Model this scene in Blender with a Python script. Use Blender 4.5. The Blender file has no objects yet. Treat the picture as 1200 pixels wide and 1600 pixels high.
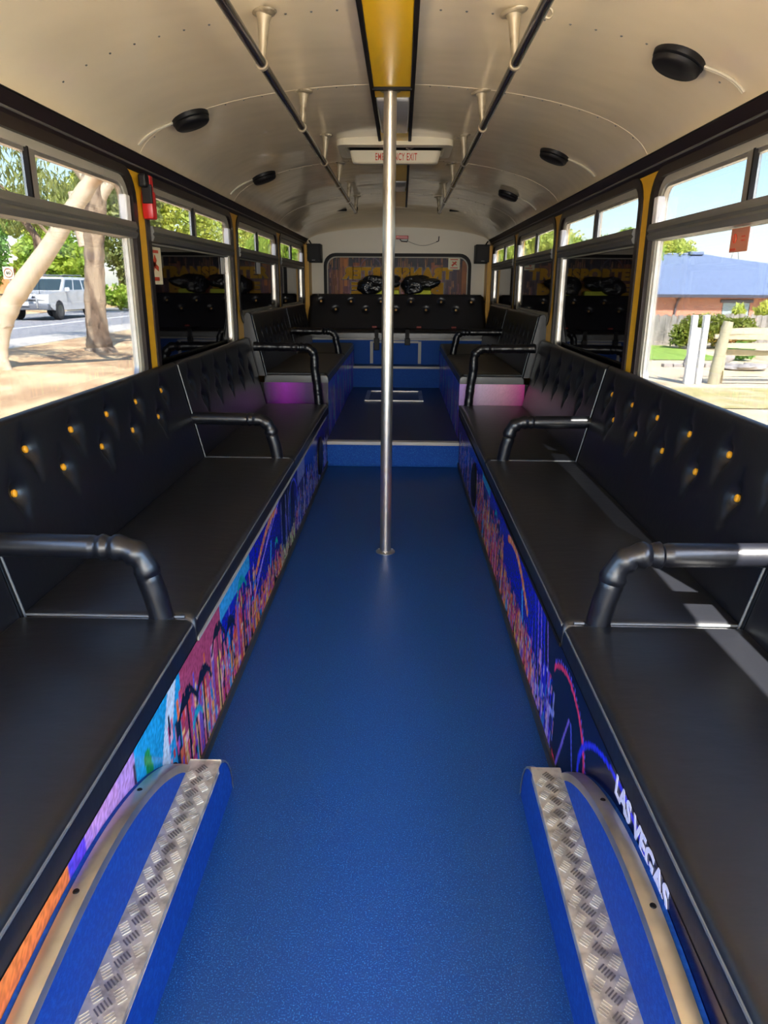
import bpy, bmesh, math, random
import numpy as np
from mathutils import Vector, Matrix
from mathutils.geometry import tessellate_polygon

S = bpy.context.scene
COL = S.collection
rnd = random.Random(7)
PI = math.pi

# ---------------------------------------------------------------- camera
def make_camera():
    f, vx, vy, roll = 1110.0, 628.0, 447.0, -0.0134      # focal length and vanishing point in a 1200x1600 frame
    Y = Vector(((vx-600)/f, -(vy-800)/f, 1.0)).normalized()
    g = Vector((-roll, 1, 0)); Z = (g - g.dot(Y)*Y).normalized()
    X = Z.cross(Y) * -1
    if X[0] < 0: X = -X
    right = Vector((X[0], Y[0], Z[0])); up = Vector((X[1], Y[1], Z[1])); fwd = Vector((X[2], Y[2], Z[2]))
    m = Matrix((right, up, -fwd)).transposed().to_4x4()
    m.translation = Vector((0.053, 0, 1.33))
    cd = bpy.data.cameras.new('camera'); c = bpy.data.objects.new('camera', cd); COL.objects.link(c)
    c.matrix_world = m
    cd.sensor_fit = 'VERTICAL'; cd.sensor_height = 24; cd.lens = 24*f/1600
    cd.clip_start = 0.02; cd.clip_end = 600
    S.camera = c
make_camera()

# ---------------------------------------------------------------- sky, sun, exposure
SUN_DIR = Vector((0.22, -0.62, 0.75)).normalized()        # towards the sun
w = bpy.data.worlds.new('sky'); S.world = w; w.use_nodes = True
nt = w.node_tree; nt.nodes.clear()
sky = nt.nodes.new('ShaderNodeTexSky'); sky.sky_type = 'NISHITA'; sky.sun_disc = False
sky.sun_elevation = math.asin(SUN_DIR.z); sky.sun_rotation = math.atan2(SUN_DIR.x, SUN_DIR.y)
sky.air_density = 1.2; sky.dust_density = .8; sky.ozone_density = 4.0
tc = nt.nodes.new('ShaderNodeTexCoord'); no = nt.nodes.new('ShaderNodeTexNoise'); no.inputs['Scale'].default_value = 2.6; no.inputs['Detail'].default_value = 5
mp = nt.nodes.new('ShaderNodeMapping'); mp.inputs['Scale'].default_value = (1, 1, 3.2)
cr = nt.nodes.new('ShaderNodeValToRGB'); cr.color_ramp.elements[0].position = .54; cr.color_ramp.elements[1].position = .78
cr.color_ramp.elements[1].color = (.55, .55, .55, 1)
mx = nt.nodes.new('ShaderNodeMix'); mx.data_type = 'RGBA'; mx.inputs[7].default_value = (5.6, 6.4, 7.6, 1)
bg = nt.nodes.new('ShaderNodeBackground'); bg.inputs['Strength'].default_value = 0.26
ow = nt.nodes.new('ShaderNodeOutputWorld')
L = nt.links.new
L(tc.outputs['Generated'], mp.inputs[0]); L(mp.outputs[0], no.inputs[0]); L(no.outputs[0], cr.inputs[0]); L(cr.outputs[0], mx.inputs[0])
L(sky.outputs[0], mx.inputs[6]); L(mx.outputs[2], bg.inputs[0]); L(bg.outputs[0], ow.inputs[0])
sl = bpy.data.lights.new('sun', 'SUN'); sl.energy = 9.5; sl.angle = 0.012; sl.color = (1, .95, .86)
so = bpy.data.objects.new('sun', sl); COL.objects.link(so); so.rotation_euler = (-SUN_DIR).to_track_quat('-Z', 'Y').to_euler()
# added fill lamp behind the camera, set at the windscreen to brighten the interior
al = bpy.data.lights.new('interior_fill', 'AREA'); al.shape = 'RECTANGLE'; al.size = 2.0; al.size_y = 1.1; al.energy = 13; al.color = (1, .98, .95)
ao = bpy.data.objects.new('interior_fill', al); COL.objects.link(ao); ao.location = (0, -2.5, 1.35)
ao.rotation_euler = Vector((0, 1, .08)).to_track_quat('-Z', 'Z').to_euler()
vs = S.view_settings; vs.view_transform = 'Standard'; vs.look = 'None'; vs.gamma = 1; vs.use_curve_mapping = False
vs.exposure = 3.18

# ---------------------------------------------------------------- materials
def mat(name, base=(.5, .5, .5), rough=.5, metal=0, spec=.5, bump=None, vary=None, coat=0, vcol=None, trans=0, ani=None, ior=None):
    """bump=(scale, strength, distance[, stretch]); vary=(scale, colour, lo, hi[, stretch, detail])"""
    m = bpy.data.materials.new(name); m.use_nodes = True
    n = m.node_tree.nodes; l = m.node_tree.links.new; p = n['Principled BSDF']
    p.inputs['Base Color'].default_value = (*base, 1); p.inputs['Roughness'].default_value = rough
    p.inputs['Metallic'].default_value = metal; p.inputs['Specular IOR Level'].default_value = spec
    if ior: p.inputs['IOR'].default_value = ior
    if coat: p.inputs['Coat Weight'].default_value = coat; p.inputs['Coat Roughness'].default_value = .06
    t = n.new('ShaderNodeTexCoord')
    def noise(scale, stretch=None, detail=4):
        x = n.new('ShaderNodeTexNoise'); x.inputs['Scale'].default_value = scale; x.inputs['Detail'].default_value = detail
        if stretch:
            q = n.new('ShaderNodeMapping'); q.inputs['Scale'].default_value = stretch; l(t.outputs['Object'], q.inputs[0]); l(q.outputs[0], x.inputs[0])
        else: l(t.outputs['Object'], x.inputs[0])
        return x
    colour = None
    if vcol:
        a = n.new('ShaderNodeAttribute'); a.attribute_name = vcol; colour = a.outputs['Color']
    if vary:
        sc, c2, lo, hi = vary[:4]; x = noise(sc, vary[4] if len(vary) > 4 else None, vary[5] if len(vary) > 5 else 4)
        r = n.new('ShaderNodeMapRange'); r.inputs[1].default_value = lo; r.inputs[2].default_value = hi; l(x.outputs[0], r.inputs[0])
        k = n.new('ShaderNodeMix'); k.data_type = 'RGBA'; k.inputs[6].default_value = (*base, 1); k.inputs[7].default_value = (*c2, 1)
        if colour: l(colour, k.inputs[6])
        l(r.outputs[0], k.inputs[0]); colour = k.outputs[2]
    if colour: l(colour, p.inputs['Base Color'])
    if bump:
        x = noise(bump[0], bump[3] if len(bump) > 3 else None, 3); b = n.new('ShaderNodeBump')
        b.inputs['Strength'].default_value = bump[1]; b.inputs['Distance'].default_value = bump[2]
        l(x.outputs[0], b.inputs['Height']); l(b.outputs[0], p.inputs['Normal'])
    if trans:
        tr = n.new('ShaderNodeBsdfTranslucent'); ms = n.new('ShaderNodeMixShader'); ms.inputs[0].default_value = trans
        tr.inputs[0].default_value = (*base, 1)
        if colour: l(colour, tr.inputs[0])
        l(p.outputs[0], ms.inputs[1]); l(tr.outputs[0], ms.inputs[2]); l(ms.outputs[0], n['Material Output'].inputs[0])
    return m

def glass_mat(name, tint):
    m = bpy.data.materials.new(name); m.use_nodes = True; n = m.node_tree.nodes; l = m.node_tree.links.new; n.remove(n['Principled BSDF'])
    t = n.new('ShaderNodeBsdfTransparent'); t.inputs[0].default_value = (*tint, 1)
    g = n.new('ShaderNodeBsdfGlossy'); g.inputs['Roughness'].default_value = .02
    lw = n.new('ShaderNodeLayerWeight'); lw.inputs[0].default_value = .5; pw = n.new('ShaderNodeMath'); pw.operation = 'POWER'; pw.inputs[1].default_value = 5
    fr = n.new('ShaderNodeMath'); fr.operation = 'MULTIPLY_ADD'; fr.inputs[1].default_value = .4; fr.inputs[2].default_value = .02; x = n.new('ShaderNodeMixShader')
    l(lw.outputs['Facing'], pw.inputs[0]); l(pw.outputs[0], fr.inputs[0]); l(fr.outputs[0], x.inputs[0]); l(t.outputs[0], x.inputs[1]); l(g.outputs[0], x.inputs[2]); l(x.outputs[0], n['Material Output'].inputs[0])
    return m

M = dict(
    vinyl=mat('black_vinyl', (.0045, .0050, .0078), .33, spec=.6, bump=(34, .16, .004)),
    vinyl_seat=mat('seat_vinyl', (.0045, .0050, .0072), .37, spec=.75, bump=(11, .2, .006, (1, 2.2, 1))),
    piping=mat('piping', (.10, .11, .12), .3),
    button=mat('amber_button', (.75, .33, .015), .35),
    brass=mat('brass_button', (.7, .42, .16), .3, metal=.6),
    button_black=mat('black_button', (.02, .02, .024), .3),
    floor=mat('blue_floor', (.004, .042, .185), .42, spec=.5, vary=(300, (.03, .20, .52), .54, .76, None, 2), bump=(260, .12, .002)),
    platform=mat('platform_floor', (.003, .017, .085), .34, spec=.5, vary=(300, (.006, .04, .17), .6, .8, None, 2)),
    riser=mat('riser_floor', (.003, .060, .34), .6, spec=.2, vary=(230, (.02, .17, .55), .52, .7, None, 2), bump=(200, .2, .003)),
    carpet=mat('arch_lining', (.003, .045, .29), .6, spec=.2, vary=(90, (.006, .075, .40), .45, .7), bump=(240, .25, .003)),
    nosing=mat('nosing', (.55, .54, .50), .5),
    alu=mat('brushed_aluminium', (.60, .58, .54), .32, metal=.9, vary=(9, (.42, .40, .37), .4, .7)),
    alu_dull=mat('dull_aluminium', (.17, .17, .16), .42, metal=.35, vary=(12, (.12, .12, .115), .4, .7, (1, .1, 4))),
    alu_pale=mat('pale_aluminium', (.40, .385, .33), .5, metal=.2),
    tread=mat('tread_plate', (.62, .60, .54), .34, metal=.6, vary=(30, (.36, .34, .31), .45, .65)),
    tread_dark=mat('tread_lozenge_dark', (.27, .26, .24), .34, metal=.85),  # darker metal for the middle row of lozenges
    chrome=mat('steel_pole', (.62, .58, .52), .30, metal=.95, vary=(14, (.42, .33, .25), .62, .8, (1, 1, .5))),
    railm=mat('dark_rail', (.035, .03, .03), .16, metal=.3, spec=.8),
    bracket=mat('ceiling_bracket', (.36, .31, .22), .4, metal=.3, vary=(26, (.18, .15, .10), .5, .68)),
    ceiling=mat('cream_gloss', (.86, .75, .55), .10, spec=.7, bump=(1.1, .35, .05, (1, 1.4, 1))),
    cream=mat('cream_paint', (.76, .72, .60), .35),
    hatch=mat('hatch_plastic', (.72, .66, .50), .3),
    yellow=mat('yellow_paint', (.70, .38, .012), .4),
    yellow_panel=mat('yellow_ceiling_panel', (.86, .52, .004), .3),
    lens=mat('lamp_lens', (.36, .37, .38), .2, spec=.7),
    rubber=mat('black_rubber', (.006, .005, .005), .5, spec=.2),
    rubber_brown=mat('dark_trim', (.018, .012, .011), .38, spec=.3),
    cable=mat('white_cable', (.50, .46, .36), .4),
    film=mat('dark_window_film', (.0022, .0018, .003), .02, spec=.35),
    white=mat('white_plastic', (.78, .78, .80), .35),
    red=mat('red_plastic', (.50, .01, .012), .3),
    redtext=mat('red_lettering', (.60, .06, .02), .5),
    card=mat('cream_sticker', (.80, .76, .56), .5),
    orange_sticker=mat('orange_sticker', (.62, .28, .18), .5, trans=.4),
    black=mat('matt_black', (.006, .006, .007), .5, spec=.3),
    bag=mat('black_bag', (.010, .010, .012), .18, spec=.6, bump=(18, .9, .03)),
    lime=mat('lime_fabric', (.80, .86, .06), .6),
    kick=mat('kick_strip', (.035, .035, .03), .4),
    print=mat('printed_vinyl', rough=.22, vcol='paint', spec=.45),
    rear_print=mat('window_print', rough=.4, vcol='paint', trans=.30, spec=.3),
    rear_letter=mat('window_letter', (.90, .54, .03), .5, trans=.45, spec=.3),
    rear_letter_edge=mat('window_letter_edge', (.035, .008, .012), .4),
    lettering=mat('pale_lettering', (.62, .64, .85), .4),
    beltred=mat('red_buckle', (.45, .03, .01), .4),
    glass=glass_mat('window_glass', (.306, .309, .317)), glass_clear=glass_mat('clear_glass', (.97, .97, .97)), glass_screen=glass_mat('screen_glass', (.31, .31, .31)),
    shell=mat('bus_shell', (.5, .32, .03), .4),
    # outside
    soil=mat('leaf_litter', (.40, .25, .13), .9, vary=(1.3, (.66, .49, .27), .40, .62, (1, .6, 1), 9), bump=(14, .5, .05)),
    sand=mat('sandy_ground', (.62, .51, .34), .9, vary=(1.1, (.40, .31, .16), .5, .72, None, 8), bump=(10, .3, .03)),
    drygrass=mat('dry_grass', (.42, .36, .14), .9, vary=(1.8, (.55, .43, .24), .42, .6, None, 8)),
    lawn=mat('lawn', (.20, .34, .04), .9, vary=(4, (.30, .42, .07), .4, .6, None, 8)),
    asphalt=mat('asphalt', (.23, .23, .24), .85, vary=(9, (.29, .29, .29), .45, .6, None, 8)),
    concrete=mat('concrete', (.44, .41, .36), .85, vary=(5, (.52, .49, .43), .4, .6)),
    roadline=mat('road_paint', (.75, .75, .72), .7),
    bark=mat('pale_bark', (.36, .27, .18), .85, vary=(3.2, (.15, .10, .065), .44, .58, (1.5, 1.5, .3), 8), bump=(9, .9, .05, (1, 1, .25))),
    bark_smooth=mat('smooth_bark', (.56, .46, .33), .7, vary=(1.6, (.40, .24, .13), .56, .66, (1, 1, .5), 6)),
    leaf_gum=mat('gum_leaves', (.22, .27, .08), .6, vary=(1.2, (.32, .34, .09), .4, .6), trans=.45),
    leaf_lime=mat('lime_leaves', (.48, .58, .08), .6, vary=(.7, (.30, .46, .06), .4, .6), trans=.5),
    leaf_yellow=mat('yellow_leaves', (.66, .66, .13), .6, vary=(.6, (.48, .58, .12), .4, .62), trans=.5),
    leaf_green=mat('green_leaves', (.15, .33, .06), .6, vary=(.8, (.22, .42, .08), .4, .6), trans=.4),
    leaf_dark=mat('dark_leaves', (.05, .12, .03), .6, vary=(.8, (.09, .19, .04), .4, .6), trans=.35),
    leaf_rust=mat('hedge_leaves', (.22, .26, .03), .6, vary=(1.4, (.46, .22, .05), .56, .68), trans=.4),
    brick=None, roofblue=mat('blue_grey_roof', (.17, .22, .33), .5), gutter=mat('gutter', (.06, .06, .08), .5),
    blind=mat('window_blind', (.34, .42, .42), .3), frame_dark=mat('door_frame', (.10, .09, .10), .4),
    paling=mat('grey_paling', (.34, .31, .27), .9, vary=(3, (.22, .20, .17), .45, .6, (3, 3, .4))),
    whitewood=mat('white_painted_wood', (.66, .66, .65), .6),
    log=mat('weathered_log', (.46, .42, .28), .85, vary=(4, (.32, .28, .19), .45, .65, (1, 1, .3)), bump=(12, .4, .02)),
    rail=mat('sawn_rail', (.62, .52, .33), .85, vary=(3, (.36, .28, .18), .5, .7, (.5, 2, 3))),
    rock=mat('rock', (.42, .38, .34), .9, vary=(5, (.30, .27, .24), .4, .6), bump=(6, .6, .08)),
    carwhite=mat('white_car_paint', (.50, .51, .52), .25, coat=.5), carblack=mat('black_car_paint', (.015, .015, .02), .25, coat=.5),
    carglass=mat('car_window', (.03, .05, .055), .06, spec=.7), tyre=mat('tyre', (.02, .02, .02), .8), rim=mat('alloy_rim', (.12, .12, .12), .3, metal=.8),
    headlight=mat('headlamp', (.62, .70, .80), .1, spec=.8), bumper=mat('grey_bumper', (.16, .17, .19), .4, metal=.3),
    tileroof=mat('pale_roof', (.62, .56, .50), .7), orange=mat('orange_wall', (.62, .28, .12), .7),
    post=mat('timber_pole', (.46, .40, .32), .85),
)
def brick_mat():
    m = bpy.data.materials.new('brick_wall'); m.use_nodes = True; n = m.node_tree.nodes; l = m.node_tree.links.new; p = n['Principled BSDF']
    t = n.new('ShaderNodeTexCoord'); q = n.new('ShaderNodeMapping'); q.inputs['Rotation'].default_value = (PI/2, 0, 0)
    b = n.new('ShaderNodeTexBrick'); b.inputs['Scale'].default_value = 1; b.inputs['Brick Width'].default_value = .24; b.inputs['Row Height'].default_value = .086
    b.inputs['Mortar Size'].default_value = .012; b.inputs['Color1'].default_value = (.56, .20, .10, 1); b.inputs['Color2'].default_value = (.44, .14, .07, 1); b.inputs['Mortar'].default_value = (.60, .42, .32, 1)
    l(t.outputs['Object'], q.inputs[0]); l(q.outputs[0], b.inputs[0]); l(b.outputs[0], p.inputs['Base Color']); p.inputs['Roughness'].default_value = .9
    return m
M['brick'] = brick_mat()

# ---------------------------------------------------------------- object helpers
def tag(o, label=None, cat=None, group=None, kind=None):
    if label: o['label'] = label
    if cat: o['category'] = cat
    if group: o['group'] = group
    if kind: o['kind'] = kind
    return o
def thing(name, loc, label, cat, group=None, kind=None):
    o = bpy.data.objects.new(name, None); COL.objects.link(o); o.location = loc; o.empty_display_size = .05
    return tag(o, label, cat, group, kind)
def ident(u, v, t): return (u, v, t)
class MB:
    def __init__(s): s.v = []; s.f = []; s.m = []
    def add(s, vs, fs):
        b = len(s.v); s.v += [tuple(x) for x in vs]; s.f += [tuple(i+b for i in f) for f in fs]; return s
    def box(s, a, b):
        x0, y0, z0 = a; x1, y1, z1 = b
        vs = [(x0,y0,z0),(x1,y0,z0),(x1,y1,z0),(x0,y1,z0),(x0,y0,z1),(x1,y0,z1),(x1,y1,z1),(x0,y1,z1)]
        return s.add(vs, [(0,3,2,1),(4,5,6,7),(0,1,5,4),(1,2,6,5),(2,3,7,6),(3,0,4,7)])
    def bevbox(s, a, b, r, seg=2):
        bm = bmesh.new(); bmesh.ops.create_cube(bm, size=1)
        for v in bm.verts: v.co = Vector([(a[i]+b[i])/2 + v.co[i]*(b[i]-a[i]) for i in range(3)])
        bmesh.ops.bevel(bm, geom=bm.edges[:], offset=r, segments=seg, affect='EDGES', profile=.5)
        bm.verts.index_update(); s.add([v.co[:] for v in bm.verts], [[v.index for v in f.verts] for f in bm.faces]); bm.free(); return s
    def bar(s, p, q, w, h=None, up=(0, 0, 1)):
        h = h or w; p = Vector(p); q = Vector(q); d = (q-p).normalized(); u = Vector(up)
        if abs(d.dot(u)) > .98: u = Vector((0, 1, 0))
        a = d.cross(u).normalized()*w/2; b = a.cross(d).normalized()*h/2
        vs = [p-a-b, p+a-b, p+a+b, p-a+b, q-a-b, q+a-b, q+a+b, q-a+b]
        return s.add(vs, [(0,3,2,1),(4,5,6,7),(0,1,5,4),(1,2,6,5),(2,3,7,6),(3,0,4,7)])
    def tube(s, pts, r, n=12, cap=True):
        pts = [Vector(p) for p in pts]; rs = r if isinstance(r, (list, tuple)) else [r]*len(pts)
        vs = []; fs = []; ref = None
        for i, p in enumerate(pts):
            d = (pts[min(i+1, len(pts)-1)] - pts[max(i-1, 0)]).normalized()
            if ref is None: ref = d.orthogonal().normalized()
            a = (ref - d*ref.dot(d)).normalized(); ref = a; b = d.cross(a)
            for k in range(n):
                t = 2*PI*k/n; vs.append(p + (a*math.cos(t)+b*math.sin(t))*rs[i])
        for i in range(len(pts)-1):
            for k in range(n): fs.append((i*n+k, i*n+(k+1) % n, (i+1)*n+(k+1) % n, (i+1)*n+k))
        if cap: fs.append(tuple(range(n-1, -1, -1))); fs.append(tuple((len(pts)-1)*n+k for k in range(n)))
        return s.add(vs, fs)
    def lathe(s, c, axis, prof, n=20, sx=1):
        """prof: [(r, h)] along axis"""
        c = Vector(c); d = Vector(axis).normalized(); a = d.orthogonal().normalized(); b = d.cross(a); vs = []; fs = []
        for r, h in prof:
            for k in range(n):
                t = 2*PI*k/n; vs.append(c + d*h + (a*math.cos(t)*sx+b*math.sin(t))*r)
        for i in range(len(prof)-1):
            for k in range(n): fs.append((i*n+k, i*n+(k+1) % n, (i+1)*n+(k+1) % n, (i+1)*n+k))
        fs.append(tuple(range(n-1, -1, -1))); fs.append(tuple((len(prof)-1)*n+k for k in range(n)))
        return s.add(vs, fs)
    def prism(s, loops, f, t0, t1):
        """loops[0] outline, the rest holes; f maps (u, v, t) to a point"""
        allp = [p for lp in loops for p in lp]; n = len(allp)
        tri = tessellate_polygon([[Vector((p[0], p[1], 0)) for p in lp] for lp in loops])
        vs = [f(p[0], p[1], t0) for p in allp] + [f(p[0], p[1], t1) for p in allp]
        fs = [tuple(t) for t in tri] + [tuple(i+n for i in reversed(t)) for t in tri]
        b = 0
        for lp in loops:
            k = len(lp)
            fs += [(b+i, b+(i+1) % k, n+b+(i+1) % k, n+b+i) for i in range(k)]; b += k
        return s.add(vs, fs)
    def grid(s, P):
        r = len(P); c = len(P[0]); vs = [p for row in P for p in row]
        return s.add(vs, [(i*c+j, i*c+j+1, (i+1)*c+j+1, (i+1)*c+j) for i in range(r-1) for j in range(c-1)])
    def build(s, name, m, parent=None, smooth=False, sub=0, kind=None, label=None):
        me = bpy.data.meshes.new(name); me.from_pydata(s.v, [], s.f)
        bm = bmesh.new(); bm.from_mesh(me)
        bmesh.ops.recalc_face_normals(bm, faces=bm.faces); bm.to_mesh(me); bm.free()
        if smooth:
            me.shade_smooth() if hasattr(me, 'shade_smooth') else None
            try: me.set_sharp_from_angle(angle=math.radians(42))
            except Exception: pass
        me.materials.append(m if not isinstance(m, str) else M[m])
        o = bpy.data.objects.new(name, me); COL.objects.link(o)
        if parent:
            o.parent = parent
            # children are modelled in world coordinates
            P = parent; off = Matrix.Identity(4)
            chain = []
            while P: chain.append(P); P = P.parent
            for P in reversed(chain): off = off @ Matrix.LocRotScale(P.location, P.rotation_euler, P.scale)
            me.transform(off.inverted())
        if sub:
            md = o.modifiers.new('sub', 'SUBSURF'); md.levels = md.render_levels = sub
        if kind: o['kind'] = kind
        if label: o['label'] = label
        return o
def rrect(u0, v0, u1, v1, r, n=6):
    out = []
    for cu, cv, a0 in ((u1-r, v0+r, -90), (u1-r, v1-r, 0), (u0+r, v1-r, 90), (u0+r, v0+r, 180)):
        for k in range(n+1):
            a = math.radians(a0+90*k/n); out.append((cu+r*math.cos(a), cv+r*math.sin(a)))
    return out
def blob(seed, c, s, rough=.25, sub=2, flat=0):
    """an irregular lump as an MB"""
    bm = bmesh.new(); bmesh.ops.create_icosphere(bm, subdivisions=sub, radius=1); r = random.Random(seed)
    ph = [(r.uniform(1, 4), r.uniform(1, 4), r.uniform(1, 4), r.uniform(0, 6)) for _ in range(5)]
    for v in bm.verts:
        k = 1 + rough*sum(math.sin(a*v.co.x+d)*math.cos(b*v.co.y+d)*math.sin(e*v.co.z+d*2) for a, b, e, d in ph)/2
        v.co = Vector((c[0]+v.co.x*s[0]*k, c[1]+v.co.y*s[1]*k, c[2]+max(v.co.z, -1+flat)*s[2]*k))
    m = MB(); bm.verts.index_update(); m.add([v.co[:] for v in bm.verts], [[v.index for v in f.verts] for f in bm.faces]); bm.free(); return m
def text_mesh(txt, size, name, m, parent, matrix, extrude=.001, bold=0., sx=1., align='CENTER', spacing=1.0, label=None):
    cu = bpy.data.curves.new(name, 'FONT'); cu.body = txt; cu.size = size; cu.extrude = extrude; cu.offset = bold
    cu.align_x = align; cu.align_y = 'CENTER'; cu.space_character = spacing; cu.resolution_u = 3
    t = bpy.data.objects.new(name+'_tmp', cu); COL.objects.link(t)
    dg = bpy.context.evaluated_depsgraph_get(); me = bpy.data.meshes.new_from_object(t.evaluated_get(dg)); me.name = name
    bpy.data.objects.remove(t)
    me.transform(matrix @ Matrix.Diagonal((sx, 1, 1, 1))); me.materials.clear(); me.materials.append(M[m])
    o = bpy.data.objects.new(name, me); COL.objects.link(o)
    if parent:
        o.parent = parent; P = parent; chain = []; off = Matrix.Identity(4)
        while P: chain.append(P); P = P.parent
        for P in reversed(chain): off = off @ Matrix.LocRotScale(P.location, P.rotation_euler, P.scale)
        me.transform(off.inverted())
    if label: o['label'] = label
    return o
def painted(name, img, f, parent, m='print', label=None, keep=None):
    """img (H, W, 3) linear colours -> a fine grid with a colour at each point; f(u, v) with u, v in 0..1 (v up)"""
    H, W, _ = img.shape
    vs = np.array([f(j/(W-1), i/(H-1)) for i in range(H) for j in range(W)], dtype=np.float32)
    loc = Vector((0, 0, 0)); P = parent
    while P: loc += P.location; P = P.parent
    vs -= np.array(loc[:], dtype=np.float32)
    idx = np.arange(H*W).reshape(H, W)
    q = np.stack([idx[:-1, :-1], idx[:-1, 1:], idx[1:, 1:], idx[1:, :-1]], -1).reshape(-1, 4)
    if keep is not None: q = q[keep[:-1, :-1].reshape(-1)]
    me = bpy.data.meshes.new(name); n = len(q)
    me.vertices.add(H*W); me.vertices.foreach_set('co', vs.ravel())
    me.loops.add(n*4); me.loops.foreach_set('vertex_index', q.ravel().astype(np.int32))
    me.polygons.add(n); me.polygons.foreach_set('loop_start', np.arange(0, n*4, 4, dtype=np.int32))
    me.update(); me.validate()
    ca = me.color_attributes.new('paint', 'FLOAT_COLOR', 'POINT')
    rgba = np.ones((H*W, 4), dtype=np.float32); rgba[:, :3] = img.reshape(-1, 3); ca.data.foreach_set('color', rgba.ravel())
    me.materials.append(M[m]); o = bpy.data.objects.new(name, me); COL.objects.link(o); o.parent = parent
    if label: o['label'] = label
    return o

# ================================================================ the bus shell
XW = 1.14                                   # inner wall plane
YR = 9.45                                   # rear wall
POSTS = [-.30, 1.58, 3.46, 5.36, 7.24, 9.14]
def ceil_z(x, k=1.0): return 1.85 + .315*k*math.sqrt(max(0, 1-(x/XW)**2))
def ceil_n(x, s=1):                          # inward normal of the ceiling at x
    e = .01; d = Vector((2*e, 0, ceil_z(min(x+e, XW-.001))-ceil_z(x-e))).normalized()
    return Vector((d.z, 0, -d.x))
# floor
fl = MB().box((-1.14, -2.6, -.05), (1.14, 9.5, 0)).build('floor', 'floor')
tag(fl, 'speckled blue sheet floor along the aisle of the bus', 'floor', kind='structure')
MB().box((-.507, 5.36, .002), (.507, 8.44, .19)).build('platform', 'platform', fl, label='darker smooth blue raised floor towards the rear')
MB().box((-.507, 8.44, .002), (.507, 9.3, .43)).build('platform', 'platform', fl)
MB().box((-.505, 5.345, .001), (.505, 5.36, .172)).build('riser', 'riser', fl, label='bright speckled blue step riser')
MB().box((-.505, 8.425, .191), (.505, 8.44, .41)).build('riser', 'riser', fl)
MB().bevbox((-.506, 5.325, .170), (.506, 5.395, .196), .004).build('nosing', 'nosing', fl, label='white metal step edge strip')
MB().bevbox((-.506, 8.405, .410), (.506, 8.46, .437), .004).build('nosing', 'nosing', fl, label='white metal step edge strip')
MB().tube([(-.505, 5.338, .006), (.505, 5.338, .006)], .006, 8).build('seam_bead', 'riser', fl)
b = MB(); u0, u1, v0, v1, t = -.30, .27, 7.42, 8.12, .022
b.prism([[(u0-t, v0-t), (u1+t, v0-t), (u1+t, v1+t), (u0-t, v1+t)], [(u0+t, v0+t), (u1-t, v0+t), (u1-t, v1-t), (u0+t, v1-t)]], lambda u, v, t: (u, v, t), .1905, .196)
b.build('hatch_trim', 'alu', fl, label='aluminium frame around the floor hatch')
# ceiling
P = []; xs = [XW*math.sin(PI/2*k/24) for k in range(-24, 25)]
ys = list(np.linspace(-2.6, 8.85, 60)) + [8.85+.6*math.sin(PI/2*k/10) for k in range(1, 11)]
for y in ys:
    t = max(0, (y-8.85)/.6); k = .55+.45*math.sqrt(max(0, 1-t*t))
    P.append([(x, y, ceil_z(x, k)) for x in xs])
ce = MB().grid(P).build('ceiling', 'ceiling', smooth=True)
tag(ce, 'glossy cream curved ceiling panels of the bus', 'ceiling', kind='structure')
b = MB(); b.grid([[(x*1.05, y, 1.885+.33*math.sqrt(max(0, 1-(x/XW)**2))) for x in xs] for y in (-2.6, 9.52)]); b.build('outer_roof', 'cream', ce, smooth=True)
b = MB()
for y in (2.62, 3.52, 5.4, 7.3):            # rows of rivets and the panel joints
    for k in range(-13, 14):
        x = k*.082
        if abs(x) < .12: continue
        n = ceil_n(x); p = Vector((x, y, ceil_z(x))); b.lathe(p, n, [(.0045, -.001), (.004, .002), (.0015, .0035)], 6)
b.build('rivets', 'alu_dull', ce, kind='stuff')
for y in (3.5, 5.38, 7.28):
    MB().tube([(x, y, ceil_z(x)+.001) for x in xs[2:-2]], .0022, 6).build('panel_joint', 'ceiling', ce, smooth=True)
for s in (-1, 1):                            # small vents near the rear dome
    MB().bevbox((s*.62-.06, 8.35, ceil_z(.6)-.012), (s*.62+.06, 8.40, ceil_z(.6)+.01), .006).build('vent', 'rubber', ce)
# side walls with window openings
WIN = [(-2.3, -.42)] + [(POSTS[i]+.088, POSTS[i+1]-.088) for i in range(5)]
SILL = lambda i: .845 if i < 4 else 1.075            # the windows over the raised benches have a higher sill
for s, nm in ((-1, 'wall_left'), (1, 'wall_right')):
    out = [(-2.6, -.1), (9.5, -.1), (9.5, 1.87), (-2.6, 1.87)]
    holes = [rrect(a, SILL(i), c, 1.795, .11) for i, (a, c) in enumerate(WIN)]
    b = MB().prism([out]+holes, lambda u, v, t: (s*t, u, v), XW, XW+.06)
    wl = b.build(nm, 'yellow')
    tag(wl, 'yellow painted %s side wall with its window posts' % ('left' if s < 0 else 'right'), 'wall', kind='structure')
    # dark cornice with thin aluminium lines
    c = MB().prism([[(1.095, 1.862), (1.145, 1.80), (1.145, 1.872), (1.105, 1.875)]], lambda u, v, t: (s*u, t, v), -2.5, 9.2).build('trim_'+nm[5:], 'rubber_brown')
    tag(c, 'dark brown cornice strip above the %s windows' % nm[5:], 'trim', kind='structure')
    MB().tube([(s*1.121, -2.5, 1.826), (s*1.121, 9.2, 1.826)], .0045, 8).build('bright_strip', 'alu_dull', c)
    MB().tube([(s*1.094, -2.5, 1.866), (s*1.094, 9.2, 1.866)], .004, 8).build('bright_strip', 'rubber', c)
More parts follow.
